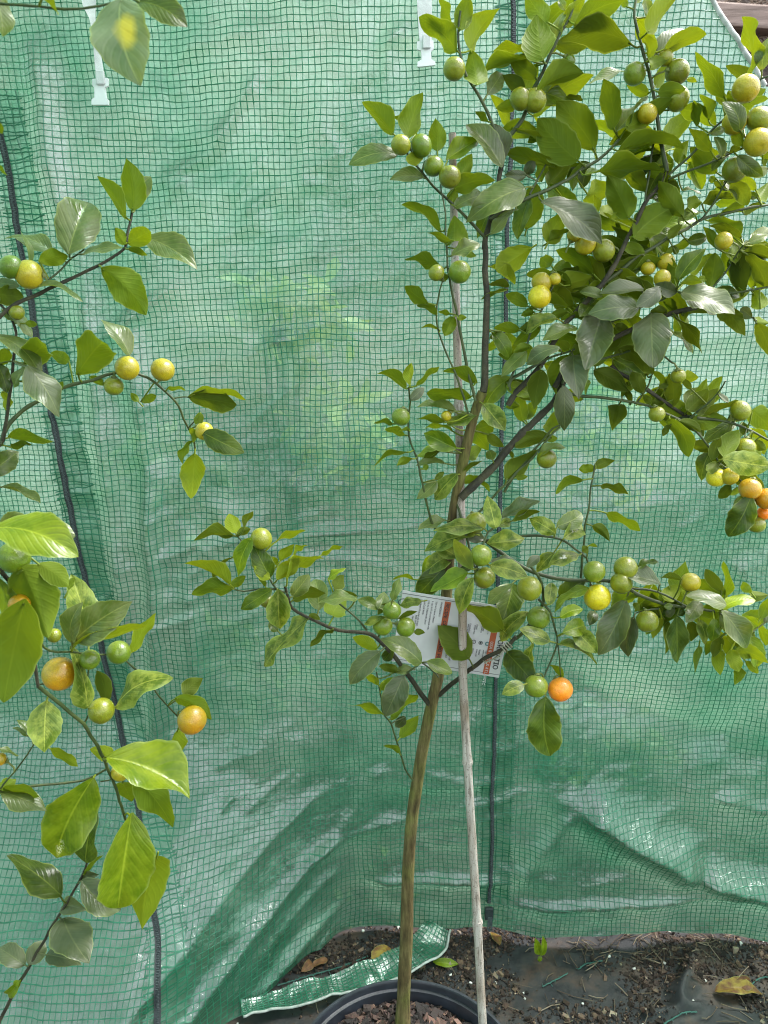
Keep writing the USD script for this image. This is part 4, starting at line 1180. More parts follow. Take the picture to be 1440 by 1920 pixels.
BR_LEFT = """
0 0 3 2.6 2 .62 .6 B: -260 -20 0 20 100 28 280 38 400 40 460 45 570 35 680 5 720 -20
0 480 3 4.4 2.4 .82 .9 B: -330 620 -150 470 0 350 100 270 220 210 330 165 470 95 560 55 640 0 700 -50 715 -110 735 -200 740 -250
0 480 3 2 1.6 .86 .88 B: 240 165 345 70 400 10 470 -40
0 480 3 4 2.4 .86 .86 B: -300 1180 -120 1130 5 1060 30 980 60 760 75 590 90 430 60 340 0 270
0 480 3 4.2 1.8 .86 .97 B: 5 1060 50 950 130 870 240 800 345 750 420 725 520 700 640 660 780 665 870 710 960 790 1000 840 1030 910 1060 970 1090 1030 1095 1080
0 480 3 1.6 1.2 .95 .95 B: 1060 970 1095 930 1120 890
0 480 3 1.4 1.2 .95 .95 B: 975 800 1030 790 1060 795
0 960 3 5.5 3 .62 .7 B: -320 60 -150 200 0 330 80 420 140 490 180 700 200 900 215 980
0 960 3 4 2.4 .7 .82 B: 215 980 280 1030 370 1110 470 1190 530 1290 570 1360 610 1440 650 1560 690 1680 715 1745
0 960 3 2.8 1.6 .66 .8 B: 140 490 210 700 280 780 400 785 500 800 600 803 670 800
0 960 3 2 1.4 .8 .85 B: 690 825 720 850 810 925 900 1040 940 1090 1000 1150
0 960 3 1.8 1.4 .78 .76 B: 470 1185 495 1120 490 1000 500 800
0 960 3 2 1.4 .75 .75 B: -250 1740 -120 1660 0 1560 100 1430 190 1310 200 1260
0 960 3 3 2 .75 .8 B: -200 1680 0 1575 100 1555 300 1530 460 1510 530 1480 600 1440
0 1440 3 1.4 1.2 .8 .8 B: 560 75 640 60 740 20 800 -20
0 1440 3 4 2 .76 .82 B: -200 1800 -80 1580 0 1420 60 1300 160 1120 260 960 350 800 440 650 480 560 485 500
0 960 3 1.6 1.2 .76 .76 B: 215 970 300 950 320 900
"""
FR_LEFT = """
@0 480 3
62 62 66 g
165 105 80 y
95 318 42 o
715 630 68 y
640 732 54 o
915 640 66 y
1148 985 52 y
@0 960 3
335 910 95 n
505 830 56 g
668 790 66 g
570 1118 73 o
1080 1170 82 n
0 1390 36 n
110 520 60 n
305 695 40 o
80 255 90 g
@0 1440 3
680 20 55 y
800 -5 52 o
"""
LV_LEFT = """
@0 0 3
680 -10 790 475 330 tGf
770 10 1055 155 130 td
-40 -60 20 205 110 tp
230 -10 335 80 28 uy
-30 690 12 750 60 u
-20 930 45 990 30 u
750 1185 722 895 130 uf
710 1230 555 988 72 u
755 1180 835 985 75 tpb
385 1430 505 1120 245 tpf
705 1375 650 1285 70 uy
720 1370 860 1300 110 uy
820 1335 1110 1500 115 tp
460 1435 690 1390 40 tp
720 1400 830 1435 40 u
300 1430 20 1340 50 tp
165 1500 110 1290 25 tp
215 1470 385 1440 100 uy
@0 480 3
570 65 830 330 175 uf
730 560 560 355 55 tp
430 670 590 480 210 uf
390 590 285 545 75 u
140 610 260 490 150 u
-40 440 235 690 50 tp
155 615 335 905 130 tgf
0 300 185 450 85 tp
155 615 75 740 42 tp
170 710 225 795 60 uy
330 760 355 705 35 u
-20 210 135 230 120 ud
-40 150 110 170 65 tp
210 170 465 250 32 tp
140 380 210 385 40 u
40 520 -10 620 75 uy
-20 600 40 770 90 td
10 760 30 870 50 uy
45 1020 310 1030 65 u
60 1080 180 1050 30 u
-60 1220 105 1100 130 tp
0 1300 230 1380 34 tp
500 680 590 730 45 u
780 820 735 770 40 u
790 820 880 785 50 u
940 745 1045 750 35 u
1060 790 1335 830 130 ud
1080 775 1385 800 32 uy
1130 880 1100 945 55 u
1145 995 1370 1105 130 tdf
1095 1110 1075 1365 130 uy
1090 1040 1020 1165 30 u
1070 965 1090 1050 35 uy
@0 960 3
-40 90 440 235 210 tyf
150 65 420 130 150 tp
0 60 160 30 90 tp
215 290 385 420 130 u
120 310 265 690 280 uf
140 490 20 1075 320 uFf
-30 350 60 900 150 uf
385 440 420 370 45 u
510 690 405 350 150 tm
420 720 730 500 180 tp
410 740 450 510 70 tp
410 750 825 635 55 uy
745 790 875 565 42 uy
410 730 385 580 40 tp
490 1105 400 755 145 tmf
590 1080 545 890 75 ud
650 1100 970 930 145 tm
262 1060 250 1355 190 tm
185 1290 100 1165 50 tp
150 1260 70 1215 30 tp
280 1330 440 1430 70 uy
1030 1030 1140 935 100 ud
985 1045 1190 1170 75 uf
1000 1225 1000 1440 70 uy
630 1400 515 1340 90 uy
640 1370 760 1400 60 ud
0 1330 110 1365 40 tp
@0 1440 3
600 -60 1075 150 190 tyf
525 55 305 540 290 tWf
480 530 540 180 165 td
740 250 665 780 325 tyf
885 495 805 880 240 uy
755 45 985 310 90 u
690 80 740 185 110 u
345 720 35 495 140 td
460 630 680 800 170 tg
355 845 500 1090 220 tg
260 1050 460 1110 110 tg
160 1105 250 970 110 tg
140 1110 -10 1010 120 tg
355 770 490 800 100 tg
120 1190 40 1275 60 ty
110 1200 75 1225 40 ty
475 600 580 490 22 u
0 130 225 160 55 u
0 130 265 230 90 tp
0 120 85 65 85 u
460 620 560 600 60 tg
"""
# ---------------------------------------------------------------- pot, ground cloth, litter
POT = np.array([0.035, 0.872, 0.0]); RIM_Z, RIM_R, SOIL_Z = 0.352, 0.176, 0.318
pot = Thing("plant_pot", "round black plastic nursery pot holding the staked tree", "plant pot", POT)
def lathe(prof, c, n=96):
    prof = np.asarray(prof, float); a = np.arange(n) * 2 * np.pi / n
    v = np.stack([prof[:, None, 0] * np.cos(a), prof[:, None, 0] * np.sin(a), prof[:, None, 1] + 0 * a], -1).reshape(-1, 3) + c
    i, j = np.meshgrid(np.arange(len(prof) - 1), np.arange(n), indexing="ij")
    q = np.stack([i * n + j, i * n + (j + 1) % n, (i + 1) * n + (j + 1) % n, (i + 1) * n + j], -1).reshape(-1, 4)
    return v, np.vstack([q[:, [0, 1, 2]], q[:, [0, 2, 3]]])
part("pot_wall", lathe([(0.0, 0.012), (0.128, 0.012), (0.132, 0.0), (0.138, 0.0), (0.141, 0.01), (0.166, 0.31), (0.170, 0.312), (0.172, 0.318)], POT), pot_mat, pot, smooth=40)
part("pot_rim", lathe([(0.172, 0.316), (0.1785, 0.318), (0.180, 0.322), (0.1795, 0.348), (0.1775, 0.3515), (0.1735, 0.3515), (0.1715, 0.3485), (0.1705, 0.340), (0.1655, 0.339), (0.1645, 0.334), (0.158, 0.20)], POT), pot_mat, pot, smooth=40)
crng = np.random.default_rng(23)
rr, aa = np.meshgrid(np.linspace(0, 1, 34), np.linspace(0, 2 * np.pi, 97), indexing="ij")
sx, sy = POT[0] + rr * 0.1645 * np.cos(aa), POT[1] + rr * 0.1645 * np.sin(aa)
def pot_z(x, y):
    return SOIL_Z + (meshkit.fbm(np.stack([x * 40, y * 40, 0 * x], -1), 4, 17) - 0.5) * 0.016 + 0.006 * (1 - np.hypot(x - POT[0], y - POT[1]) / 0.17)
mix = Thing("potting_mix", "dark bark potting mix filling the black pot", "potting mix", (POT[0], POT[1], SOIL_Z), kind="stuff")
part("mix_surface", (np.stack([sx, sy, pot_z(sx, sy)], -1).reshape(-1, 3), grid_faces(34, 97)), soil_mat, mix, smooth=True, kind="stuff")
def disc(n, r0=0.163):
    r = r0 * np.sqrt(crng.uniform(0, 1, n)); a = crng.uniform(0, 2 * np.pi, n); x, y = POT[0] + r * np.cos(a), POT[1] + r * np.sin(a)
    return np.stack([x, y, pot_z(x, y) + 0.002], 1)
part("bark_chips", cat([chips(disc(2600), crng.uniform(0.004, 0.010, 2600), crng), chips(disc(500), crng.uniform(0.010, 0.020, 500), crng, 0.35)]), bark_mat, mix, smooth=False, uv=piece_uv(3100, 8, crng), kind="stuff")
part("perlite_grains", chips(disc(70), crng.uniform(0.003, 0.006, 70), crng, 0.8), perlite_mat, mix, smooth=False, kind="stuff")

# woven ground cloth with wrinkles, lying on the soil and showing where the litter thins out
def cloth_z(x, y):
    z = ground_z(x, y) + 0.010
    z = z + 0.022 * np.clip(meshkit.fbm(np.stack([x * 7, y * 7, 0 * x + 2], -1), 4, 61) - 0.52, 0, 1)
    for (a, b, w, h) in (((1195, 1760), (1330, 1790), 0.03, 0.012), ((1300, 1800), (1275, 1880), 0.016, 0.030), ((1215, 1905), (1310, 1890), 0.012, 0.018), ((1260, 1860), (1300, 1850), 0.020, 0.016), ((1060, 1790), (1160, 1795), 0.015, 0.008), ((1340, 1770), (1440, 1790), 0.03, 0.012)):
        A, B = atZ(*a, 0.0)[:2], atZ(*b, 0.0)[:2]; d = B - A; u = np.clip(((x - A[0]) * d[0] + (y - A[1]) * d[1]) / (d @ d), 0, 1)
        z = z + h * np.exp(-(np.hypot(x - A[0] - u * d[0], y - A[1] - u * d[1]) / w) ** 2)
    return z
cgx, cgy = np.meshgrid(np.linspace(-0.5, 1.6, 300), np.linspace(0.55, 1.62, 160), indexing="ij")
thin = meshkit.fbm(np.stack([cgx * 6, cgy * 8, 0 * cgx + 4], -1), 4, 71)
single("ground_cloth", (np.stack([cgx, cgy, cloth_z(cgx, cgy)], -1).reshape(-1, 3), grid_faces(300, 160)), weed_mat, "wrinkled black woven weed cloth lying over the soil right of the pot", "ground cloth", smooth=True)
lr = np.random.default_rng(31)
def scatter(n, keep):
    x, y = lr.uniform(-0.35, 1.0, n), lr.uniform(0.7, 1.56, n)
    m = meshkit.fbm(np.stack([x * 6, y * 7, 0 * x + 4], -1), 4, 71) + lr.normal(0, 0.05, n) - 0.05 * smooth01(x, 0.22, 0.42)
    ok = (m > keep) & (np.hypot(x - POT[0], y - POT[1]) > 0.19) & ~((x < 0.0) & (y > 1.14) & (y < 1.40) & (lr.random(n) < 0.93))
    x, y = x[ok], y[ok]; return np.stack([x, y, cloth_z(x, y) + 0.0015], 1)
a, b, c = scatter(52000, 0.462), scatter(4200, 0.45), scatter(600, 0.4)
lit = Thing("soil_litter", "loose brown soil crumbs and bark bits scattered over the ground cloth", "soil litter", (0.4, 1.3, 0), kind="stuff")
part("soil_crumbs", cat([chips(a, lr.uniform(0.0012, 0.0046, len(a)), lr, 0.7), chips(b, lr.uniform(0.006, 0.014, len(b)), lr, 0.45)]), litter_mat, lit, smooth=False, uv=piece_uv(len(a) + len(b), 8, lr), kind="stuff")
part("perlite_grains", chips(c[: 90], lr.uniform(0.003, 0.0065, 90), lr, 0.8), perlite_mat, lit, smooth=False, kind="stuff")
ms = []
for k in range(260):
    if k < 150: px, py = lr.uniform(1060, 1380), lr.uniform(1745, 1800)
    else: px, py = lr.uniform(560, 1440), lr.uniform(1770, 1915)
    p = atZ(px, py, 0.012); a_ = lr.uniform(0, 6.3); L = lr.uniform(0.012, 0.055); q = p + L * np.array([math.cos(a_), math.sin(a_), lr.uniform(0, .25)])
    p[2] = cloth_z(*p[:2]) + 0.002; q[2] = cloth_z(*q[:2]) + lr.uniform(0.002, 0.012)
    ms.append(tube([p, (p + q) / 2 + lr.normal(0, 0.002, 3), q], lr.uniform(0.0006, 0.0013), 4, False))
part("dry_stems", cat(ms), straw_mat, lit, smooth=True, uv=piece_uv(len(ms), len(ms[0][0]), lr), kind="stuff")
for path, lb in ((((1085, 1810), (1100, 1800), (1130, 1795)), "short teal edge thread on the weed cloth below the cover"), (((1018, 1842), (1040, 1830), (1065, 1818)), "frayed teal edge thread on the crumbly soil right of the cane"), (((1242, 1915), (1260, 1902), (1285, 1893), (1308, 1891)), "curled teal edge thread at the folded weed cloth"), (((1408, 1838), (1425, 1825), (1445, 1822)), "teal edge thread beside the large yellow fallen leaf"), (((520, 1840), (580, 1822), (640, 1804), (690, 1788)), "straight teal edge thread on the black cloth under the raised cover")):
    p = np.array([atZ(x, y, 0.015) for x, y in path]); p[:, 2] = cloth_z(p[:, 0], p[:, 1]) + 0.004
    p = resample(p, 0.004); p[:, 2] += lr.normal(0, 0.0006, len(p))
    ms = [tube(p, 0.0013, 5)] + [tube([x, x + lr.normal(0, 0.005, 3) * [1, 1, .4]], 0.0006, 4, False) for x in p[::2]]
    single("edge_thread", cat(ms), edge_thread, lb, "thread")
# fallen leaves
def fallen(name, b, t, w, mat, label, tilt=0.0, z=0.022, arch=0.1, fold=0.4):
    B, T = atZ(*b, z), atZ(*t, z); B[2], T[2] = cloth_z(*B[:2]) + 0.008, cloth_z(*T[:2]) + 0.008
    v, f, uv = leaf_mesh(B, T, w, np.array([tilt, -0.3, 1.0]), lr, 12, 5, arch, fold)
    v[:, 2] = np.maximum(v[:, 2], cloth_z(v[:, 0], v[:, 1]) + 0.003)
    single(name, (v, f), mat, label, "fallen leaf", uv=uv)
fallen("fallen_leaf", (1342, 1846), (1434, 1850), 0.038, LEAF["dry"], "yellow and brown curled fallen leaf at the far right of the weed cloth", 0.1, arch=0.12, fold=0.7)
fallen("fallen_leaf", (1375, 1842), (1412, 1834), 0.03, LEAF["brown"], "brown shrivelled leaf curled inside the yellow fallen leaf", 0.3, arch=0.3, fold=0.9)
fallen("fallen_leaf", (700, 1800), (735, 1770), 0.042, LEAF["dry"], "crumpled yellow leaf in the gap under the cover left of the trunk", -0.3, arch=0.18)
fallen("fallen_leaf", (812, 1795), (860, 1796), 0.020, LEAF["y"], "narrow dull yellow leaf between the trunk and the cane", arch=0.05)
fallen("fallen_leaf", (920, 1735), (938, 1760), 0.022, LEAF["dry"], "small tan leaf directly below the zipper slider", 0.4)
fallen("fallen_leaf", (565, 1812), (582, 1785), 0.022, LEAF["brown"], "rust brown leaf tucked under the left raised edge of the cover", 0.5, arch=0.2)
fallen("fallen_leaf", (585, 1802), (615, 1787), 0.020, LEAF["brown"], "orange brown leaf lying just right of the rust brown one", -0.2, arch=0.15)
sp = Thing("weed_seedling", "small upright green weed shoot growing at the cover's bottom edge", "weed", atZ(1012, 1790, 0.02))
for k, (bb, tt, w) in enumerate((((1012, 1790), (1003, 1758), 0.020), ((1013, 1792), (1018, 1755), 0.016), ((1012, 1792), (1012, 1804), 0.012))):
    B = atY(*bb, 1.43); T = atY(*tt, 1.425)
    v, f, uv = leaf_mesh(B, T, w, np.array([0.2, -1, 0.3]), lr, 9, 3); part("leaf", (v, f), LEAF["y"], sp, uv=uv)

# ---------------------------------------------------------------- bamboo stake
sk = [(848, 250, 1.0), (851, 400, 0.993), (856, 600, 0.985), (860, 760, 0.975), (863, 900, 0.964), (867, 1100, 0.943), (868, 1265, 0.936), (876, 1420, 0.927), (887, 1600, 0.918), (895, 1730, 0.909), (905, 1920, 0.897), (912, 2030, 0.89)]
sp3 = resample(np.array([atY(x, y, Y) for x, y, Y in sk]), 0.008)
zr = np.interp(-sp3[:, 2], [-1.75, -1.2, -0.3], [0.0042, 0.0056, 0.0064])
nodes = [atY(892, 1733, 0.909)[2], atY(876, 1425, 0.927)[2], atY(860, 765, 0.975)[2], atY(866, 1085, 0.953)[2], atY(852, 450, 0.99)[2]]
for nz in nodes: zr = zr + 0.0013 * np.exp(-((sp3[:, 2] - nz) / 0.006) ** 2)
stake = Thing("bamboo_stake", "weathered grey bamboo cane staked upright beside the trunk", "plant stake", sp3[-1])
part("cane", tube(sp3, zr, 14), cane_mat, stake, smooth=50)
for nz in nodes:
    k = np.argmin(np.abs(sp3[:, 2] - nz)); a, b = sp3[max(k - 1, 0)], sp3[min(k + 1, len(sp3) - 1)]
    part("node_ring", tube([a * .65 + b * .35, sp3[k], a * .35 + b * .65], [zr[k] + .0002, zr[k] + .0009, zr[k] + .0002], 14), cane_mat, stake, smooth=50)

# ---------------------------------------------------------------- trees
def rows(text):
    o = (0, 0, 1.0)
    for ln in text.strip().splitlines():
        if ln[0] == "#": continue
        if ln[0] == "@": o = tuple(map(float, ln[1:].split())); continue
        yield o, ln.split()
class Tree:
    def __init__(self, thing, branches, seed, join=None):
        self.t, self.rng = thing, np.random.default_rng(seed); self.px, self.Y, self.P = [], [], []
        for ln in branches.strip().splitlines():
            if ln[0] == "#": continue
            head, pts = ln.split(":"); h = head.split(); x0, y0, s, r0, r1, Ya, Yb = map(float, h[:7]); trunk = h[7] == "T"
            q = np.array(list(map(float, pts.split()))).reshape(-1, 2) / s + (x0, y0)
            L = np.concatenate([[0], np.cumsum(np.linalg.norm(np.diff(q, axis=0), axis=1))]); L /= L[-1]
            Y = Ya + (Yb - Ya) * L + 0.006 * np.sin(L * 6 + q[0, 0])  * L * (not trunk)
            P = atY(q[:, 0], q[:, 1], Y); rr = (r0 + (r1 - r0) * L) / FPX * depth(P)
            if join is not None and q[0, 0] < -40:                    # comes from the stem outside the picture
                k = join[np.argmin(np.linalg.norm(join - P[0] - [0, 0, -0.06], axis=1))]
                P = np.vstack([k, P]); rr = np.concatenate([[rr[0] * 1.25], rr])
            d = resample(np.column_stack([P, rr]), 0.012 if not trunk else 0.008)
            P, rr = d[:, :3], d[:, 3]
            nz = meshkit.noise(P * 45, 3)[:, None] - 0.5
            if trunk:
                rr = rr * (1 + 0.10 * (meshkit.noise(P * 28, 5) - 0.5)) + 0.0025 * np.exp(-((P[:, 2] - 0.32) / 0.03) ** 2)
                for (kx, ky) in ((785, 1508), (766, 1565), (755, 1735), (764, 1290)):
                    kp = atY(kx, ky, 0.962); rr = rr + 0.0016 * np.exp(-(np.linalg.norm(P - kp, axis=1) / 0.012) ** 2)
            else:
                P = P + np.stack([nz[:, 0], 0.6 * nz[:, 0], -0.7 * nz[:, 0]], 1) * 0.0035
                rr = rr * (1 + 0.16 * (np.sin(np.arange(len(rr)) * 2.1 + q[0, 1]) > 0.93))
            self.px.append(np.column_stack(self.project(P))); self.Y.append(P[:, 1]); self.P.append(P)
            rmax = rr.max()
            part("trunk" if trunk else "branch", tube(P, rr, 16 if trunk else 8), trunk_mat if trunk else (limb_mat if rmax > 0.0029 else twig_mat), thing, smooth=60)
        self.px, self.Y, self.P = np.vstack(self.px), np.concatenate(self.Y), np.vstack(self.P)
    @staticmethod
    def project(P):
        d = P - EYE; w = d @ FWD; return 720 + FPX * (d @ RIGHT) / w, 960 - FPX * (d @ UPV) / w
    def near(self, x, y):
        k = np.argmin(np.hypot(self.px[:, 0] - x, self.px[:, 1] - y)); return self.Y[k], self.P[k], math.hypot(self.px[k, 0] - x, self.px[k, 1] - y)
    def leaves(self, text, limit=300, fill=()):
        found = []
        for (x0, y0, s), (a, b, c, d, w, fl) in rows(text):
            bx, by, tx, ty, w = float(a) / s + x0, float(b) / s + y0, float(c) / s + x0, float(d) / s + y0, float(w) / s
            found.append((math.hypot(tx - bx, ty - by) * max(w, 6), bx, by, tx, ty, w, fl))
        for (x0_, y0_, x1_, y1_, n_) in fill:                              # leaves further back in the crown
            g = self.rng; ok = np.where((self.px[:, 0] > x0_) & (self.px[:, 0] < x1_) & (self.px[:, 1] > y0_) & (self.px[:, 1] < y1_))[0]
            for k in g.choice(ok, n_):
                bx, by = self.px[k] + g.normal(0, 7, 2); a_ = g.uniform(0, 2 * np.pi); L_ = g.uniform(45, 92)
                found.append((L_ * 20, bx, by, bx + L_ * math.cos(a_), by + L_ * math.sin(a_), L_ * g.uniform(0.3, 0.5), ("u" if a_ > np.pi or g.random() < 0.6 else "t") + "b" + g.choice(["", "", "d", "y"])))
        found.sort(key=lambda r: -r[0]); rest = {}
        for i, (_, bx, by, tx, ty, w, fl) in enumerate(found):
            g = self.rng; Yb, Pb, dist = self.near(bx, by)
            Y = Yb + g.normal(0, 0.006) - 0.022 * ("f" in fl) - 0.05 * ("F" in fl) + 0.022 * ("b" in fl)
            if "F" not in fl and dist < 6: Y = min(Y, Yb - 0.002) if "b" not in fl else Y
            if 725 < (bx + tx) / 2 < 955 and 1095 < (by + ty) / 2 < 1285 and "b" not in fl and self.rng is not None and bx > 600: Y = min(Y, 0.928)
            B = atY(bx, by, Y); Lpx = math.hypot(tx - bx, ty - by)
            D = depth(B); wa = w / FPX * D; La = Lpx / FPX * D
            # lie of the blade: foreshortened by a slope towards or away from the camera
            full = max(La, wa * g.uniform(1.45, 1.8)) if w > 18 or La < wa else La
            sl = math.sqrt(max(full ** 2 - La ** 2, 0)) + abs(g.normal(0, 0.14)) * La
            up = ty < by
            sgn = 1.0 if ("u" in fl and up) else (-1.0 if "u" in fl else (-1.0 if not up else 1.0))
            if g.random() < 0.18: sgn = -sgn
            sgn = -sgn if "u" in fl and not up else sgn
            T = atY(tx, ty, Y + sgn * min(sl, 0.055))
            a = unit(T - B); v = unit(EYE - (B + T) / 2); vp = unit(v - (v @ a) * a); side = np.cross(a, vp)
            ratio = min(1.0, wa / (max(full, La) * g.uniform(0.47, 0.6))); wt = 0.97 * wa / max(ratio, 0.34)
            tilt = math.acos(min(1, max(ratio, 0.34))) * 0.9
            n1, n2 = math.cos(tilt) * vp + math.sin(tilt) * side, math.cos(tilt) * vp - math.sin(tilt) * side
            if "u" in fl: n = -(n1 if n1[2] < n2[2] else n2)
            else: n = n1 if n1[2] > n2[2] else n2
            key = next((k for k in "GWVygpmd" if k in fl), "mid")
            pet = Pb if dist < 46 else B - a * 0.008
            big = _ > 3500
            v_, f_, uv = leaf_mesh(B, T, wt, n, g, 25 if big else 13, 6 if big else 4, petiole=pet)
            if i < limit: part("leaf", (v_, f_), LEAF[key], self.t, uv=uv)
            else: rest.setdefault(key, []).append((v_, f_, uv))
        for key, ms in rest.items():
            part("small_leaves", cat([(m[0], m[1]) for m in ms]), LEAF[key], self.t, uv=np.vstack([m[2] for m in ms]), kind="stuff")
    def fruits(self, text):
        for (x0, y0, s), (a, b, c, kd) in rows(text):
            x, y, r = float(a) / s + x0, float(b) / s + y0, float(c) / s
            g = self.rng; Yb, Pb, dist = self.near(x, y)
            Y = Yb - r / FPX * (0.9 if dist < r * 1.1 else 0.3); C = atY(x, y, Y); R = r / FPX * depth(C)
            m = trimesh.creation.icosphere(4); v = np.array(m.vertices)
            ax = unit((Pb - C) + np.array([0, 0, 0.012]) + g.normal(0, 0.006, 3))
            h = v @ ax
            rad = 1 - 0.055 * np.abs(h) ** 3 - 0.10 * np.exp(-((1 - h) / 0.035)) - 0.05 * np.exp(-((1 + h) / 0.02)) + 0.016 * (meshkit.fbm(v * 2.2 + g.uniform(0, 50, 3), 3, 2) - 0.5)
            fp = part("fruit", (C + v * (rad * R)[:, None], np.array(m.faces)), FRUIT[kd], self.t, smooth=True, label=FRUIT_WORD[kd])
            top = C + ax * R * 0.93
            e = np.array([Pb, (Pb + top) / 2 + ax * 0.004, top])
            if dist > 60: e = np.array([top + ax * 0.016 + g.normal(0, .002, 3), top + ax * 0.007, top])
            sv = tube(resample(e, 0.005), 0.0011, 6)
            q = np.linspace(0, 2 * np.pi, 6)[:-1]; s1 = unit(np.cross(ax, [0.3, 0.9, 0.1])); s2 = np.cross(ax, s1)
            st = [sv, tube([top + ax * 0.0002, top + ax * 0.0012, top + ax * 0.003], [0.0030, 0.0027, 0.0012], 8)] + [tube([top + ax * 0.0008, top + (s1 * math.cos(z) + s2 * math.sin(z)) * 0.0042 + ax * 0.0002], [0.0012, 0.0005], 4) for z in q]
            part("stalk", cat(st), stalk_mat, fp, smooth=50)
main_base = atY(754, 1950, 0.965)
main = Tree(Thing("citrus_tree", "slender potted citrus tree with small round green and orange fruit tied to a cane", "citrus tree", main_base), BR_MAIN, 101)
main.leaves(LV_MAIN, fill=((960, -40, 1460, 300, 26), (960, 300, 1460, 620, 64), (1150, 700, 1460, 980, 26), (1200, 1060, 1440, 1230, 16), (900, 380, 1160, 760, 24))); main.fruits(FR_MAIN)
stem = np.array([[-0.72, 0.80, 0.0], [-0.66, 0.79, 0.35], [-0.58, 0.775, 0.7], [-0.51, 0.76, 1.0], [-0.47, 0.74, 1.3], [-0.435, 0.71, 1.55], [-0.42, 0.68, 1.75]])
stem = resample(stem, 0.02)
lt = Thing("citrus_tree", "nearer citrus tree leaning in from the left edge with larger leaves", "citrus tree", stem[0])
part("trunk", tube(stem, np.linspace(0.011, 0.004, len(stem)), 12), trunk_mat, lt, smooth=60)
left = Tree(lt, BR_LEFT, 202, stem)
left.leaves(LV_LEFT); left.fruits(FR_LEFT)

# ---------------------------------------------------------------- plant label
def lab(x, y): return (715 + x / 5.76, 1095 + y / 5.76)
LY = 0.953
TL, TR, BL = atY(*lab(232, 68), LY), atY(*lab(1425, 262), LY + 0.004), atY(*lab(110, 832), LY + 0.004)
EX, EY_ = TR - TL, BL - TL; LN = unit(np.cross(EX, EY_)); LN = LN if LN[1] < 0 else -LN
card = Thing("plant_label", "white printed care card with orange bands and a recipe tied to the branch", "plant label", (TL + TR + BL) / 3)
def cp(u, v, h=0.0): return TL + u * EX + v * EY_ + LN * h
def quad(u0, v0, u1, v1, h0, h1):
    c = [cp(u, v, h) for h in (h0, h1) for u, v in ((u0, v0), (u1, v0), (u1, v1), (u0, v1))]
    return np.array(c), np.array([[0, 1, 2], [0, 2, 3], [4, 6, 5], [4, 7, 6], [0, 4, 5], [0, 5, 1], [1, 5, 6], [1, 6, 2], [2, 6, 7], [2, 7, 3], [3, 7, 4], [3, 4, 0]])
part("card", quad(0, 0, 1, 1, -0.0004, 0.0), card_mat, card, smooth=False)
W_, H_ = np.linalg.norm(EX), np.linalg.norm(EY_)
strip = [part("heading_band", quad(u - 0.028, 0.055, u + 0.028, 0.975, 0.0002, 0.0004), orange_ink, card, smooth=False) for u in (0.415, 0.872)]
part("rule_line", cat([quad(0.0, v, 1.0, v + 0.006, 0.0002, 0.00035) for v in (0.035, 0.955)]), ink_mat, card, smooth=False)
def words(text, u, v, size, mat, name, bold=False, parent=None, h=0.0003):
    """text runs down the card, tops of the letters to the right"""
    m = meshkit.text_mesh(text, size, 0.0002, bold); x = np.array(m.vertices)
    ex, ey = EX / W_, EY_ / H_
    P = cp(u, v, h) + x[:, :1] * ey + x[:, 1:2] * ex + x[:, 2:] * LN
    return part(name, (P, np.array(m.faces)), mat, parent or card, smooth=False)
words("RECIPE  CALAMONDINO  FRUIT", 0.400, 0.075, 0.0044, ink_mat, "lettering", True, strip[0], 0.0006)
words("INFORMATIO", 0.925, 0.30, 0.0068, ink_mat, "lettering", True)
words("USA & GULF & ATLANTIC", 0.858, 0.50, 0.0040, card_mat, "lettering", False, strip[1], 0.0006)
for k, tx in enumerate(("INGREDIENTS", "125 ml cream cheese", "1 can 395 ml condensed milk", "125 ml Calamondin juice", "8 oz Cool Whip", "1 Graham Cracker pie crust")):
    words(tx, 0.352 - 0.034 * k - (0.012 if k else 0), 0.075, 0.0022, ink_mat, "lettering")
for k, tx in enumerate(("Beat until smooth", "juice, stir and fold")): words(tx, 0.150 - 0.03 * k, 0.30 + 0.02 * k, 0.0022, ink_mat, "lettering")
for k, tx in enumerate(("Serve chilled", "with a slice of", "Calamondin", "on the top")): words(tx, 0.475 + 0.035 * k, 0.62 + 0.02 * k, 0.0026, ink_mat, "lettering")
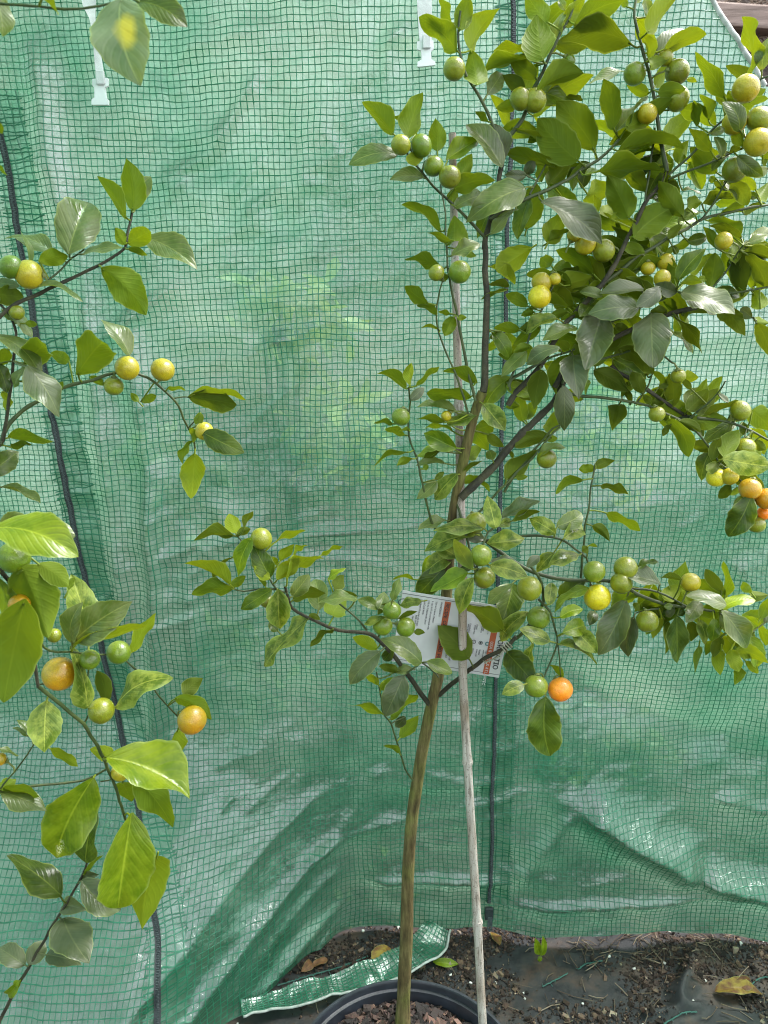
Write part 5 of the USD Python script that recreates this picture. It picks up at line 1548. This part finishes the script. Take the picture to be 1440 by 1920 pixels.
for k in range(5):
    u = 0.585 + 0.062 * k
    c = cp(u, 0.545); a = np.linspace(0, 2 * np.pi, 33); ri, ro = 0.0021, 0.0029 if k != 4 else 0.0033
    ex, ey = EX / W_, EY_ / H_
    ring = np.array([c + LN * 0.0003 + r * (math.cos(t) * ex + math.sin(t) * ey) for t in a for r in ((ri if k != 4 else 0.0014), ro)])
    ic = [(ring, grid_faces(33, 2)[:, ::-1])]
    if k != 4:
        sh = {0: 0.0014, 1: 0.0009, 2: 0.0006, 3: 0.0015}[k]
        d = np.array([c + LN * 0.0003] + [c + LN * 0.0003 + (sh * math.cos(t) * ex * (0.6 if k in (1, 2) else 1) + 0.0016 * math.sin(t) * ey) for t in a[:-1]])
        ic.append((d, np.array([[0, 1 + (i + 1) % 32, 1 + i] for i in range(32)])))
    part("care_icon", cat(ic), teal_ink if k == 4 else ink_mat, card, smooth=False)
    words(("Pruning", "Fertilising", "Frost", "Water", "Light")[k], u - 0.006, 0.30, 0.0022, ink_mat, "lettering")
    words(("spring to", "every two", "protect from", "moist but", "full sun in")[k], u + 0.006 - 0.026, 0.31, 0.0017, ink_mat, "lettering")
    words(("after fruiting", "Fertilising", "Frost", "Water", "Sun")[k], u - 0.002, 0.64, 0.0023, ink_mat, "lettering")
    words(("summer", "month or so in", "bring indoors at", "drain well", "warm place")[k], u - 0.026, 0.64, 0.0018, ink_mat, "lettering")
c = cp(0.035, 0.16); ex, ey = EX / W_, EY_ / H_
sw = [c + LN * 0.0004 + (0.0085 * math.cos(t) * ex + 0.0055 * math.sin(t) * ey) for t in np.linspace(0.4, 5.6, 40)]
part("emblem", tube(sw, np.interp(np.linspace(0, 1, 40), [0, .5, 1], [0.0003, 0.0008, 0.0003]), 5), ink_mat, card)
tie_c = atY(949, 1213, main.near(949, 1213)[0]); tdir = unit(atY(965, 1200, 0.945) - atY(930, 1226, 0.945)); A = unit(np.cross(tdir, [0, 1, 0])); Bv = np.cross(tdir, A)
ms = []
for k in range(4):
    t = np.linspace(0, 2 * np.pi, 17); ms.append(tube([tie_c + tdir * (0.0035 * k - 0.005 + 0.0012 * math.sin(x)) + 0.0047 * (math.cos(x) * A + math.sin(x) * Bv) for x in t], 0.0009, 6, False))
c2 = atY(908, 1239, main.near(908, 1239)[0])
ms.append(tube(resample([tie_c - tdir * 0.005 + [0, -.004, 0], (tie_c + c2) / 2 + [0.002, -0.007, -0.001], c2 + [0, -.0055, 0]], 0.004), 0.0011, 6))
t = np.linspace(0, 2 * np.pi, 17); ms.append(tube([c2 + 0.0046 * (math.cos(x) * A + math.sin(x) * Bv) for x in t], 0.0009, 6, False))
part("tie", cat(ms), tie_mat, card, smooth=60)
